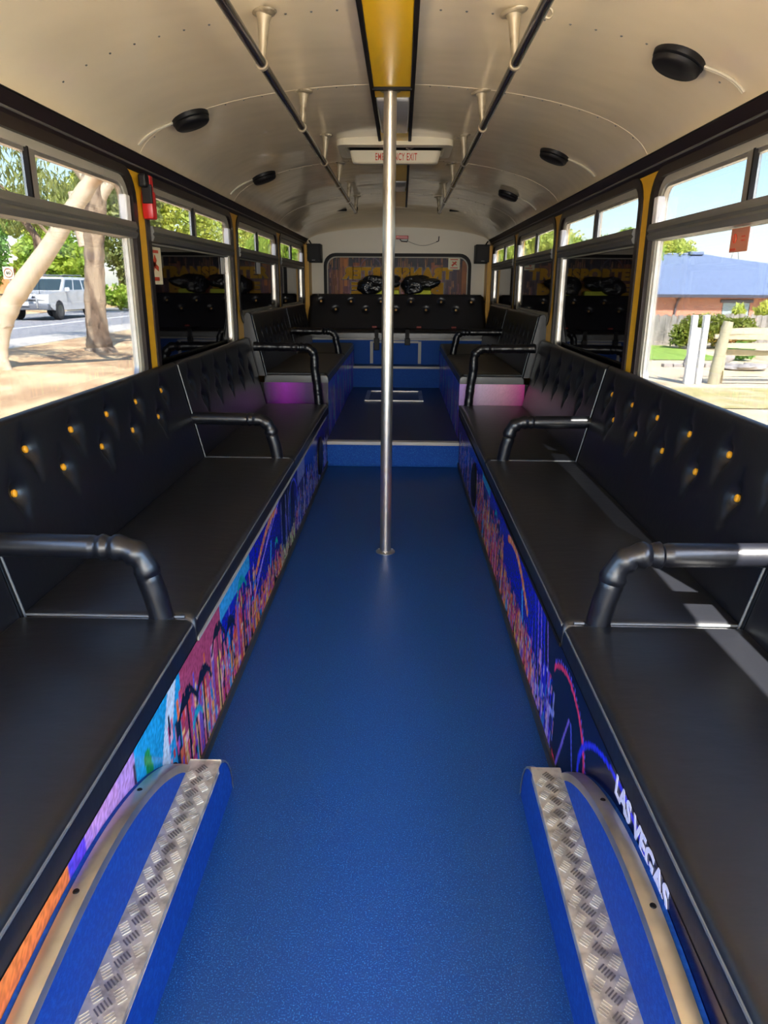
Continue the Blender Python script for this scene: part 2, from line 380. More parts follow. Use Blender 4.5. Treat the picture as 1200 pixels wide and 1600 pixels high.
# windows
def make_window(n, i, s):
    a, c = WIN[i]; side = 'left' if s < 0 else 'right'
    clear = i <= 2; zl = SILL(i)
    order = {1: 'beside the camera', 2: 'nearest', 3: 'second', 4: 'third', 5: 'rearmost'}[i]
    f = lambda u, v, t: (s*t, u, v)
    b = MB().prism([rrect(a-.036, zl-.025, c+.036, 1.812, .13), rrect(a+.012, zl+.015, c-.012, 1.775, .10)], f, 1.132, 1.155)
    wn = b.build('window_%d' % n, 'rubber_brown')
    tag(wn, 'dark rubber framed %s side window, %s in view, %s' % (side, order, 'with clear panes' if clear else 'lower pane blacked out'), 'window', kind='structure')
    MB().prism([rrect(a+.002, zl+.005, c-.002, 1.785, .105), rrect(a+.05, zl+.06, c-.05, 1.745, .07)], f, 1.150, 1.185).build('frame', 'alu_pale', wn, smooth=True)
    MB().prism([rrect(a+.045, zl+.055, c-.045, 1.75, .072), rrect(a+.062, zl+.07, c-.062, 1.733, .06)], f, 1.158, 1.180).build('inner_frame', 'alu', wn, smooth=True)
    b = MB().prism([[(1.128, 1.525), (1.118, 1.545), (1.128, 1.556), (1.118, 1.566), (1.125, 1.592), (1.19, 1.592), (1.19, 1.522)]], lambda u, v, t: (s*u, t, v), a+.02, c-.02)
    b.build('mid_rail', 'alu_dull', wn)
    m = (a+c)/2
    MB().bevbox((s*1.165-.014, m-.03, 1.585), (s*1.165+.014, m+.018, 1.75), .004).build('mullion', 'alu', wn)
    MB().box((s*1.155-.008, m-.042, 1.588), (s*1.155+.008, m-.031, 1.748)).build('mullion_seal', 'rubber', wn)
    MB().box((s*1.168-.002, a+.04, 1.59), (s*1.168+.002, m-.005, 1.752)).build('upper_pane', 'glass', wn)
    MB().box((s*1.176-.002, m-.01, 1.59), (s*1.176+.002, c-.04, 1.752)).build('upper_pane', 'glass', wn)
    MB().box((s*1.172-.002, a+.04, zl+.05), (s*1.172+.002, c-.04, 1.53)).build('lower_pane', ('glass_clear' if i == 1 else 'glass') if clear else 'film', wn, label=None if clear else 'blacked out lower pane')
    if not clear: MB().tube([(s*1.163, a+.05, 1.517), (s*1.163, c-.06, 1.517)], .005, 8).build('light_leak_edge', 'alu_pale', wn)  # pale strip stands in for light leaking in above the dark film
    MB().bevbox((s*1.150-.020, c-.082, 1.585), (s*1.150+.012, c-.030, 1.70), .006).build('window_catch', 'white', wn)
    return wn
k = 1
for i in range(1, 6):
    for s in (-1, 1):
        make_window(k, i, s); k += 1
# rear wall
arch = [(x, ceil_z(x, .55)+.01) for x in [XW*math.sin(PI/2*k/12) for k in range(12, -13, -1)]]
f = lambda u, v, t: (u, t, v)
rw = MB().prism([[(-XW, -.1), (XW, -.1)]+arch, rrect(-.915, .95, .90, 1.70, .13)], f, YR, YR+.06).build('wall_rear', 'cream')
tag(rw, 'cream painted rear wall with an arched top', 'wall', kind='structure')
for s in (-1, 1): MB().box((s*1.12-.03, 9.18, .5), (s*1.12+.03, YR, 1.80)).build('corner_post', 'yellow', rw)
rwn = MB().prism([rrect(-.935, .93, .92, 1.72, .15), rrect(-.895, .97, .88, 1.68, .12)], f, YR-.015, YR+.02).build('window_11', 'rubber')
tag(rwn, 'wide rear window covered by a see-through city print with reversed lettering', 'window', kind='structure')
MB().prism([rrect(-.897, .968, .882, 1.682, .12), rrect(-.882, .983, .867, 1.667, .11)], f, YR-.008, YR+.02).build('inner_frame', 'alu_pale', rwn)

# ---- a small painter for the printed vinyls
def lin(h): return np.array([((int(h[i:i+2], 16)/255+.055)/1.055)**2.4 if int(h[i:i+2], 16) > 10 else int(h[i:i+2], 16)/3294 for i in (0, 2, 4)], dtype=np.float32)
class Canvas:
    def __init__(s, W, H, c='081060'): s.a = np.zeros((H, W, 3), np.float32)+lin(c); s.W = W; s.H = H; s.yy, s.xx = np.mgrid[0:H, 0:W].astype(np.float32)
    def rect(s, x0, y0, x1, y1, c, al=1.):
        x0, x1 = max(0, int(x0)), min(s.W, int(x1)+1); y0, y1 = max(0, int(y0)), min(s.H, int(y1)+1)
        if x1 > x0 and y1 > y0: s.a[y0:y1, x0:x1] = s.a[y0:y1, x0:x1]*(1-al)+lin(c)*al
    def mask(s, m, c, al=1.): s.a[m] = s.a[m]*(1-al)+lin(c)*al
    def disc(s, x, y, r, c, al=1., ry=None): s.mask(((s.xx-x)/r)**2+((s.yy-y)/(ry or r))**2 < 1, c, al)
    def ring(s, x, y, r, wd, c, rx=None): d = np.sqrt(((s.xx-x)/((rx or r)/r))**2+(s.yy-y)**2); s.mask(abs(d-r) < wd, c)
    def line(s, x0, y0, x1, y1, wd, c, al=1.):
        dx, dy = x1-x0, y1-y0; t = np.clip(((s.xx-x0)*dx+(s.yy-y0)*dy)/(dx*dx+dy*dy+1e-6), 0, 1)
        s.mask(np.hypot(s.xx-x0-t*dx, s.yy-y0-t*dy) < wd, c, al)
def city(c, x0, x1, pal, r, base=0, top=.8, dens=1., dark='0b0a1c'):
    x = x0
    while x < x1:
        wd = r.uniform(2, 7); h = c.H*top*r.uniform(.35, 1)
        c.rect(x, base, x+wd, base+h, r.choice(pal+[dark, dark]), .9)
        for _ in range(int(4*dens)):
            yy = r.uniform(base, base+h); c.rect(x+r.uniform(0, wd), yy, x+r.uniform(0, wd)+.8, yy+r.uniform(1, 7), r.choice(pal))
        x += wd*r.uniform(.5, 1.1)
    for _ in range(int((x1-x0)*.7*dens)):
        xx = r.uniform(x0, x1); yy = r.uniform(0, c.H*top*.8); c.rect(xx, yy, xx+r.uniform(0, 1.4), yy+r.uniform(1, 9), r.choice(pal+[dark]))
def palm(c, x, y, s, col, r):
    c.line(x, 0, x+r.uniform(-2, 2), y, .9, '0a0810')
    for k in range(9):
        a = PI*k/8+r.uniform(-.15, .15); ex = x+math.cos(a)*s*.9; ey = y+math.sin(a)*s*.6-s*.25
        c.line(x, y, (x+ex)/2, (y+ey)/2+s*.18, 1.0, col); c.line((x+ex)/2, (y+ey)/2+s*.18, ex, ey-s*.2, .8, col)
ORANGE = ['ff7a3c', 'ffa64a', 'e8473f', 'f0788c', 'd84a8c', 'ffd27a', 'c03a6a', '7a5cd0', '2ea0e0', 'f4b6c4']
BLUES = ['2a2ad8', '4f5cf0', '8a9cf8', '28207c', 'b0b4f4', '6a48c8', '3a86e8']
def bench_mural(side):
    r = random.Random(11+side); PX = .0062; W = int(5.75/PX); H = int(.345/PX); c = Canvas(W, H, '10107a')
    X = lambda y: (y+.2)/PX
    c.a[:] = (np.linspace(.35, 1, H)[:, None, None]**1.5)*lin('1a22c8')
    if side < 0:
        c.rect(X(.6), 0, X(.98), H, 'f4803c'); c.rect(X(.98), 0, X(1.08), H, '5a48d8'); c.rect(X(1.08), 0, X(1.30), H, 'c89ce4'); c.rect(X(1.5), 0, X(2.05), H, 'b8486c')
        city(c, X(-.2), X(1.32), ['ff8a3c', 'ffb060', 'e0609c', 'b898e8', '6a50d8', 'f2c8e0'], r, top=.9, dens=1.2)
        c.rect(X(1.0), H*.75, X(1.06), H, '7048e0', .7); c.rect(X(1.05), H*.5, X(1.2), H, 'd8a0e0', .7)
        c.rect(X(1.30), 0, X(1.62), H, '20a8e0'); c.line(X(1.38), 0, X(1.56), H, 5, 'd8f0ff'); c.line(X(1.42), 0, X(1.36), H*.8, 3, '1e9a50')
        city(c, X(1.5), X(2.6), ORANGE, r, top=.86, dens=1.7)
        c.rect(X(2.05), H*.80, X(2.5), H, '38b8f0', .8)
        for y, z, q in ((1.66, .66, 17), (1.82, .60, 15), (2.0, .74, 14), (2.16, .6, 12)): palm(c, X(y), H*z, q, '0c0a16', r)
        palm(c, X(2.35), H*.78, 14, '0fa0a0', r); palm(c, X(1.74), H*.4, 9, '22b0c8', r)
        c.rect(X(2.6), H*.32, X(3.22), H, '1414b0'); city(c, X(2.6), X(3.25), ORANGE+['e04a90'], r, top=.36, dens=1.5)
        for k in range(26):
            t = k/25; c.disc(X(2.62+.5*t), H*(.62+.3*math.sin(t*2.0)), 2.6, ['ff9a4a', 'f06a7a', 'ffb070'][k % 3])
        c.line(X(2.62), H*.5, X(3.2), H*.98, .9, '9a90ff'); c.line(X(2.55), H*.35, X(3.0), H*.9, .8, 'c0a0f0')
        c.line(X(2.92), H*.35, X(2.95), H*.62, 1.8, '40c0f0'); palm(c, X(3.08), H*.5, 6, '20c090', r)
        c.rect(X(3.22), 0, X(3.66), H, '14123a'); c.ring(X(3.62), H*.42, H*.5, .9, '6060ff')
        for k in range(14): xx = X(3.22+r.random()*.42); c.line(xx, H*.1, xx+r.uniform(-2, 2), H*r.uniform(.5, .98), .6, r.choice(BLUES))
        city(c, X(3.2), X(3.66), ['e8e0b0', 'b8a070', 'c06a90', 'd8ffb0'], r, top=.22)
        city(c, X(3.66), X(5.6), BLUES+['e08a9c', 'c8c4f0'], r, top=.7, dens=1.6); c.rect(X(3.8), H*.7, X(4.1), H, 'a8b4e8', .7)
    else:
        city(c, X(-.2), X(1.1), BLUES, r, top=.5); c.rect(X(.6), H*.0, X(1.85), H, '07082e')
        c.ring(X(1.68), H*.42, H*.46, 1.1, 'e03a6a', rx=H*.62); c.ring(X(1.2), H*.45, H*.50, .9, '2a32f0', rx=H*.95)
        for k in range(60):
            a = PI*k/30; c.disc(X(1.68)+math.cos(a)*H*.66, H*.42+math.sin(a)*H*.50, .8, '6a5cf0')
        c.line(X(1.52), 0, X(1.62), H*.6, 1, '5a5ae0'); c.line(X(1.74), 0, X(1.64), H*.6, 1, '8a70e8')
        c.line(X(1.40), H*.2, X(1.33), H*.42, 4, '30c8e8'); c.line(X(1.36), H*.1, X(1.30), H*.3, 3, 'f08ab0')
        city(c, X(1.80), X(2.2), BLUES+['e89ac0', 'c8b4f0'], r, top=.6, dens=1.5); c.rect(X(1.85), H*.6, X(2.0), H, '14102c')
        for k in range(7): c.line(X(1.84+.06*k), 0, X(1.98+.05*k), H, .9, r.choice(['5048e8', '9a70f0', '3a3ae0']))
        c.rect(X(2.2), H*.45, X(2.95), H, '1818b8')
        for k in range(26):
            t = k/25; c.disc(X(2.3+.5*t), H*(.60+.33*math.sin(t*2.2)), 2.6, ['ffa050', 'f0705a', 'ffb878'][k % 3])
        city(c, X(2.15), X(2.95), ORANGE+['b03a60'], r, top=.46, dens=1.8); c.line(X(2.38), H*.4, X(2.42), H*.66, 2, '48b8f0')
        city(c, X(2.9), X(4.05), ORANGE+['8a3a50', 'f0a0a0'], r, top=.85, dens=1.8)
        for y, z, q in ((3.1, .7, 11), (3.35, .66, 13), (3.62, .7, 11)): palm(c, X(y), H*z, q, '0c0a16', r)
        palm(c, X(3.2), H*.8, 8, '14a8a8', r); c.rect(X(3.45), H*.84, X(3.8), H, '40b0d8', .8)
        city(c, X(4.0), X(5.6), BLUES+['c05a80', 'e0a0b8', '3a1a50'], r, top=.8, dens=1.7)
    n = np.random.RandomState(5+side).rand(H, W, 1).astype(np.float32); c.a *= .62+.6*n
    return c.a
def neon(W, H, seed, cols, base):
    r = random.Random(seed); c = Canvas(W, H, base)
    for _ in range(int(W*.55)):
        x = r.uniform(0, W); y1 = r.uniform(.35*H, H); c.rect(x, y1-r.uniform(.2, .8)*H, x+r.uniform(0, 2.2), y1, r.choice(cols), r.uniform(.3, .9))
    return c.a
def glow(W, H, edges):
    a = np.zeros((H, W, 3), np.float32); u = np.linspace(0, 1, W)
    cs = np.array([lin(c) for c in edges]); k = np.linspace(0, 1, len(edges))
    for ch in range(3): a[:, :, ch] = np.interp(u, k, cs[:, ch])
    v = np.linspace(0, 1, H)[:, None, None]; r = np.random.RandomState(3).rand(H, W, 1)*.12+.9
    return (a*(.75+.35*v)*r).astype(np.float32)

# rear window picture
r = random.Random(21); W, H = 300, 120; c = Canvas(W, H, '3a2438')
c.a[:] = lin('5a3424'); c.a[int(H*.78):] = lin('15131f')
for _ in range(26):
    x = r.uniform(0, W); wd = r.uniform(5, 22); h = r.uniform(.6, .98)*H; c.rect(x, 0, x+wd, h, r.choice(['7a4020', '6a3418', '4a2a20', '8a5430', '2a1c2a', '75452a', '57303a']), .85)
for _ in range(330):
    x = r.uniform(0, W); y = r.uniform(0, H); c.rect(x, y, x+.5, y+r.uniform(4, 30), r.choice(['a86a3c', '8a5a6a', 'c08a50', '30222e', '95684c']), .45)
c.rect(36, 60, 42, H-6, 'a06030'); c.ring(W*.31, H*.8, 22, .8, '5a5068')
for _ in range(160): c.disc(r.uniform(0, W), r.uniform(20, 46), r.uniform(.8, 2), r.choice(['3a2238', 'a06a80', '20141e']), .8)
painted('city_print', c.a, lambda u, v: (-.89+1.765*u, YR+.012, .975+.70*v), rwn, 'rear_print', label='brown dusk city print on the glass')
MB().box((-.91, YR+.02, .955), (.895, YR+.026, 1.695)).build('pane', 'glass', rwn)
R = Matrix.Rotation(PI, 4, 'Z') @ Matrix.Rotation(PI/2, 4, 'X')
def rear_text(txt, x, z, size, sx):
    text_mesh(txt, size, 'lettering_edge', 'rear_letter_edge', rwn, Matrix.Translation((x, YR+.0095, z)) @ R, .001, .022, sx, spacing=1.14)
    text_mesh(txt, size, 'lettering', 'rear_letter', rwn, Matrix.Translation((x, YR+.006, z)) @ R, .001, .012, sx, spacing=1.14, label='amber lettering reversed when seen from inside')
rear_text('TRANSPORTER', 0.0, 1.475, .175, 1.04)
rear_text('BIG RIDE', 0.0, 1.295, .175, 1.50)
st = MB().prism([rrect(.63, 1.53, .775, 1.675, .012)], f, YR-.004, YR-.002).build('warning_sticker', 'card')
tag(st, 'square cream warning sticker in the top corner of the rear window', 'sticker')
for z in (1.548, 1.645): MB().box((.655, YR-.006, z), (.75, YR-.0045, z+.01)).build('red_bar', 'redtext', st)
MB().bar((.675, YR-.006, 1.575), (.73, YR-.006, 1.625), .022, .003, (0, 1, 0)).bar((.68, YR-.006, 1.625), (.735, YR-.006, 1.585), .012, .003, (0, 1, 0)).build('pictogram', 'redtext', st)

# front of the bus behind the camera: windscreen surround
b = MB().prism([[(-1.2, -.1), (1.2, -.1), (1.2, 1.9), (.7, 2.12), (0, 2.2), (-.7, 2.12), (-1.2, 1.9)], rrect(-1.02, .75, 1.02, 1.9, .12)], f, -2.66, -2.6)
wf = b.build('wall_front', 'cream')
MB().box((-1.04, -2.64, .73), (1.04, -2.63, 1.92)).build('windscreen_pane', 'glass_screen', wf)
tag(wf, 'cream front bulkhead around the windscreen opening', 'wall', kind='structure')

# ================================================================ ceiling fittings
t = thing('ceiling_duct', (-.005, 0, 2.15), 'yellow ceiling channel with black edges and grey lamp lenses running down the middle', 'ceiling panel')
for s in (-1, 1): MB().bevbox((s*.0875-.009, -2.5, 2.136), (s*.0875+.009, 8.3, 2.164), .003).build('edge_strip', 'rubber', t)
for y0, y1 in ((-2.5, 1.6), (1.62, 3.44), (3.50, 3.62), (4.36, 4.66), (5.05, 6.3), (6.9, 8.25)):
    MB().bevbox((-.081, y0, 2.140), (.081, y1, 2.162), .004).build('yellow_panel', 'yellow_panel', t)
for y0, y1 in ((3.63, 4.35), (6.31, 6.89)):
    MB().bevbox((-.076, y0, 2.128), (.076, y1, 2.160), .012, 3).build('lamp_lens', 'lens', t, smooth=True)
MB().box((-.085, 3.445, 2.130), (.085, 3.465, 2.16)).build('cross_strip', 'rubber', t)
# roof hatch
t = thing('roof_hatch', (0, 4.62, 2.14), 'cream roof escape hatch with red emergency lettering', 'hatch')
fz = lambda u, v, t: (u, v, t)
MB().prism([rrect(-.345, 4.62, .345, 5.08, .05), rrect(-.30, 4.70, .30, 5.03, .04)], fz, 2.118, 2.165).build('frame', 'hatch', t, smooth=True)
b = MB()                                     # dished cover hanging just below the frame
ring = []
for zz, ins, y0 in ((2.135, 0.0, 4.895), (2.10, .008, 4.905), (2.072, .016, 4.914), (2.064, .024, 4.922)):
    ring.append([(p[0], p[1], zz) for p in rrect(-.285+ins, y0, .285-ins, 4.99-ins*.5, .030)])
for a_, b_ in zip(ring, ring[1:]):
    n = len(a_); vs = a_+b_; b.add(vs, [(i, (i+1) % n, n+(i+1) % n, n+i) for i in range(n)])
b.add(ring[-1], [tuple(range(len(ring[-1])))]); b.build('cover', 'hatch', t, smooth=True)
MB().box((-.29, 4.71, 2.152), (.29, 5.02, 2.160)).build('opening', 'rubber', t)  # black sheet stands in for the darkness in the gap around the cover
text_mesh('EMERGENCY EXIT', .058, 'lettering', 'redtext', t, Matrix.Translation((0.006, 4.9045, 2.098)) @ Matrix.Rotation(math.radians(106), 4, 'X'), .0015, .0006, .52, spacing=1.1, label='red EMERGENCY EXIT lettering')
MB().tube([(.07, 4.80, 2.13), (.085, 4.79, 2.122), (.11, 4.80, 2.135)], .005, 8).build('latch', 'chrome', t)
# ceiling rails
for s in (-1, 1):
    sd = 'left' if s < 0 else 'right'
    t = thing('grab_rail', (s*.40, 0, 2.0), 'dark ceiling grab rail along the %s side on tapering brackets' % sd, 'grab rail')
    ys_ = list(np.linspace(-2.4, 7.32, 12))
    MB().tube([(s*.40, y, 2.0) for y in ys_]+[(s*.40, 7.42, 2.004), (s*.40, 7.47, 2.03), (s*.40, 7.475, 2.06)], .0155, 12).build('rail', 'railm', t, smooth=True)
    for k in range(-2, 6):
        y = 2.57+.95*k; zt = ceil_z(.385)
        b = MB(); b.lathe((s*.388, y, zt-.002), (s*.14, 0, -1), [(.052, 0), (.052, .004), (.046, .010), (.020, .014)], 16, .62)
        b.tube([(s*.388, y, zt-.01), (s*.390, y, zt-.03), (s*.397, y, 2.03), (s*.40, y, 2.012)], [.026, .019, .012, .012], 12)
        br = b.build('bracket', 'bracket', t, smooth=True)
        MB().lathe((s*.40, y-.012, 2.0), (0, 1, 0), [(.0165, 0), (.020, .003), (.020, .021), (.0165, .024)], 14).build('clamp_ring', 'bracket', br, smooth=True)
    MB().tube([(s*.475+.013*math.cos(a), 2.46, 2.102+.013*math.sin(a)) for a in [k*PI/6 for k in range(13)]], .004, 6).build('eyelet', 'bracket', t, smooth=True)
# speakers on the ceiling curve
def ceiling_speaker(s, x, y, label):
    n = ceil_n(s*x); 
    p = Vector((s*x, y, ceil_z(x))); t = thing('ceiling_speaker', p, label, 'speaker', 'round black speakers on the ceiling')
    MB().lathe(p, n, [(.082, -.02), (.085, .004), (.083, .018), (.078, .022)], 36).build('housing', 'black', t, smooth=True)
    MB().lathe(p, n, [(.075, .020), (.080, .025), (.077, .036), (.070, .042), (.02, .044)], 36).build('grille', 'black', t, smooth=True)
    for k, off in enumerate((0, .011)):
        pts = []
        for q in range(9):
            tt = q/8; xx = x+.065+(1.112-x-.065)*(tt**.85); pts.append((s*xx, y-.035+off-.05*math.sin(tt*PI/2), ceil_z(xx)-.006))
        MB().tube(pts, .0045, 8).build('cable', 'cable', t, smooth=True)
ceiling_speaker(-1, .90, 3.52, 'round black ceiling speaker above the red hammer holder on the left')
ceiling_speaker(-1, .90, 5.28, 'round black ceiling speaker further back on the left, beside a dull ceiling patch')
ceiling_speaker(1, .93, 2.62, 'large nearest round black ceiling speaker on the right')
ceiling_speaker(1, .90, 4.42, 'middle round black ceiling speaker on the right')
ceiling_speaker(1, .90, 6.22, 'farthest round black ceiling speaker on the right')
# the pole
t = thing('pole', (-.015, 3.49, 0), 'polished steel pole standing in the middle of the aisle', 'pole')
MB().tube([(-.015, 3.49, .006), (-.013, 3.49, 1.0), (-.008, 3.49, 2.145)], .0285, 24).build('tube', 'chrome', t, smooth=True)
MB().lathe((-.015, 3.49, 0), (0, 0, 1), [(.050, 0), (.050, .005), (.044, .009), (.030, .011)], 28).build('base_flange', 'alu', t, smooth=True)
for a in (30, 150, 270): MB().lathe((-.015+.040*math.cos(math.radians(a)), 3.49+.040*math.sin(math.radians(a)), .006), (0, 0, 1), [(.006, 0), (.005, .004), (.002, .006)], 8).build('screw', 'white', t)
MB().lathe((-.008, 3.49, 2.142), (0, 0, -1), [(.045, 0), (.045, .006), (.030, .012)], 24).build('top_flange', 'bracket', t, smooth=True)

# ================================================================ benches
KB = .11/.48                                 # lean of the seat backs
def backrest(name, s, y0, y1, zb, zt, xb, xt, dims, parent, roll=.022, depth=.024, sig=.028, back_x=1.133, caps=True):
    """front sheet with dimples, rolled top edge, thin rear sheet"""
    ny = max(20, int((y1-y0)/.0105)); nz = 46; rows = []
    nrm = Vector((-(zt-zb), (xt-xb))).normalized()   # (x, z) towards the aisle
    prof = [(xb+(xt-xb)*k/nz, zb+(zt-zb)*k/nz, True) for k in range(nz+1)]
    cx = xt-nrm.x*roll; cz = zt-nrm.y*roll
    a0 = math.atan2(nrm.y, nrm.x)
    for k in range(1, 9):
        a = a0 - k/8*(a0-0.15); prof.append((cx+roll*math.cos(a)*min(1, (back_x-cx)/roll if math.cos(a) > 0 else 1), cz+roll*math.sin(a), False))
    prof += [(back_x, zt-.06, False), (back_x, zt-.25, False), (max(xb+.03, back_x-.03), zb, False)]
    Y = np.linspace(y0+.002, y1-.002, ny)
    for (x, z, fr) in prof:
        row = []
        for y in Y:
            dx = dz = 0
            e = min(y-y0, y1-y)
            if e < .02: q = (1-math.sqrt(max(0, 1-(1-e/.02)**2)))*.014; dx -= nrm.x*q; dz -= nrm.y*q
            if fr:
                for (by, bz) in dims:
                    d2 = ((y-by)**2+(z-bz)**2)/(sig*sig)
                    if d2 < 9: q = depth*(math.exp(-d2*.9)+.45*math.exp(-(((y-by)/.016)**2)-((z-bz)/(.085))**2)*(1 if z < bz+.03 else .4)); dx -= nrm.x*q; dz -= nrm.y*q
            row.append((s*(x+dx), y, z+dz))
        rows.append(row)
    b = MB().grid(rows); n = len(prof)
    if caps:
        for j in (0, ny-1): b.add([rows[i][j] for i in range(n)], [tuple(range(n))])
    return b.build(name, 'vinyl', parent, smooth=True), nrm
def cushion(x0, x1, y0, y1, z0, z1, r=.028, crown=.012, wav=0):
    def ax(a, b, m):
        e = [a+r*(1-math.cos(PI/2*k/6)) for k in range(7)]; mid = list(np.linspace(a+r, b-r, m)[1:-1]); return e+mid+[a+b-q for q in reversed(e)]
    X = ax(x0, x1, 14); Y = ax(y0, y1, max(10, int((y1-y0)/.05))); P = []
    def h(d): return r*(1-math.sqrt(max(0, 1-(1-min(d, r)/r)**2)))
    for y in Y:
        row = []
        for x in X:
            u = 2*(x-x0)/(x1-x0)-1; v = 2*(y-y0)/(y1-y0)-1
            z = z1-max(h(x-x0), h(x1-x), 0)-h(y-y0)-h(y1-y)+crown*(1-u**2)*(1-v**6)
            row.append((x, y, max(z, z0)))
        P.append([(row[0][0], y, z0)]+row+[(row[-1][0], y, z0)])
    P = [[(p[0], y0, z0) for p in P[0]]]+P+[[(p[0], y1, z0) for p in P[0]]]
    return MB().grid(P)
def armrest(s, y, zseat, zh, xo, parent, wrap=False, base_x=.60, xe=1.07, zbase=None):
    r0 = .033; pts = []; rs = []
    zb = zbase if zbase is not None else zseat-.01
    raw = [(base_x, zb), (base_x+.012, zb+(zh-zb)*.35), (base_x+.028, zb+(zh-zb)*.62)]
    cxx, czz, rr = base_x+.028+.075, zh-.075, .075
    arc = [(cxx-rr*math.cos(a), czz+rr*math.sin(a)) for a in [math.radians(k) for k in range(0, 91, 10)]]
    raw += [(p, q) for p, q in arc if q > raw[-1][1]]
    raw += [(cxx+(xe-cxx)*k/6, zh+.004*k/6) for k in range(1, 7)]
    # resample
    out = [raw[0]]
    for a, b in zip(raw, raw[1:]):
        n = max(1, int(math.hypot(b[0]-a[0], b[1]-a[1])/.008)); out += [(a[0]+(b[0]-a[0])*k/n, a[1]+(b[1]-a[1])*k/n) for k in range(1, n+1)]
    L = len(out); rr_ = random.Random(int(y*100)+(s > 0))
    for i, (x, z) in enumerate(out):
        w = 1.0
        inb = abs(z-(zh-.03)) < .05 and x < cxx+.06
        if inb: w += .10*math.sin(i*1.5)+rr_.uniform(-.05, .05)
        if wrap: w += .035*math.sin(i*.55+rr_.uniform(-.6, .6))+rr_.uniform(-.035, .035)
        pts.append((s*x, y, z)); rs.append(r0*w)
    o = MB().tube(pts, rs, 18).build('armrest', 'vinyl', parent, smooth=True)
    b = MB().lathe(pts[0], (0, 0, 1), [(r0*1.0, 0), (r0*1.12, .004), (r0*1.05, .012)], 18); b.build('armrest_collar', 'vinyl', o, smooth=True)
    return o
SEATX = .507
def bench(s, y0, y1, zs, dims, label, black=False, lo=None, arm=None, arm_args=None, first=False, upper=False):
    sd = 'left' if s < 0 else 'right'
    t = thing('buttoned_bench', (s*.75, (y0+y1)/2, zs-.08), label, 'bench', 'buttoned black vinyl benches along the %s side' % sd)
    xb0 = .507; xb1 = 1.0
    b = cushion(xb0, xb1, y0+.003, y1-.003, zs-.07, zs+.002, .026, .012)
    if s < 0:
        b.v = [(-x, y, z) for x, y, z in b.v]
    b.build('seat_cushion', 'vinyl_seat', t, smooth=True)
    MB().tube([(s*(xb0+.004), y0+.02, zs-.016), (s*(xb0+.004), y1-.02, zs-.016)], .0045, 8).build('piping', 'piping', t, smooth=True)
    MB().tube([(s*(xb0+.03), y0+.005, zs-.003), (s*(xb1-.02), y0+.005, zs-.003)], .004, 8).build('piping', 'piping', t, smooth=True)
    if upper: zt, xt = 1.115, 1.078
    else: zt, xt = .935, .99+KB*(.935-.46)
    xbm = .985
    bk, nrm = backrest('backrest', s, y0, y1, zs-.02, zt, xbm, xt, dims, t, depth=.014 if upper else .027, sig=.020 if upper else .033)
    MB().tube([(s*(xbm-.004+(xt-xbm)*k/8), y0+.004, zs-.02+(zt-zs+.02)*k/8) for k in range(9)], .0035, 8).build('back_seam', 'piping', bk, smooth=True)
    N = Vector((s*nrm.x, 0, nrm.y))
    for (by, bz) in dims:
        x = xbm+(xt-xbm)*(bz-(zs-.02))/(zt-zs+.02)
        p = Vector((s*x, by, bz)) - N*((.0145 if not upper else .010)*1.2)
        MB().lathe(p, N, [(.012, -.004), (.012, .002), (.009, .005), (.003, .0062)], 12).build('button', 'button_black' if black else 'button', bk, smooth=True)
    if arm: armrest(s, arm, zs, *arm_args[:2], t, **arm_args[2])
    return t
def rows(y0, y1, sp, z, off): 
    out = []; y = y0+off
    while y < y1-.05: out.append((y, z)); y += sp
    return out
near_l = rows(-.2, 1.7, .32, .748, .22)+rows(-.2, 1.7, .32, .849, .08)
segB_l = [(y, .748) for y in (1.973, 2.29, 2.61, 2.93, 3.26)]+[(y, .849) for y in (2.111, 2.425, 2.738, 3.055, 3.395)]
segB_r = [(y, .732) for y in (2.075, 2.395, 2.72, 3.045, 3.385)]+[(y, .833) for y in (1.90, 2.217, 2.542, 2.877, 3.203, 3.522)]
segC = [(y, .73) for y in (4.0, 4.32, 4.63, 4.95, 5.28)]+[(y, .835) for y in (3.85, 4.13, 4.41, 4.72, 5.08)]
up1 = rows(5.55, 7.15, .20, .88, .12)+rows(5.55, 7.15, .20, .99, .22)
up2 = rows(7.2, 8.55, .20, .88, .10)+rows(7.2, 8.55, .20, .99, .2)
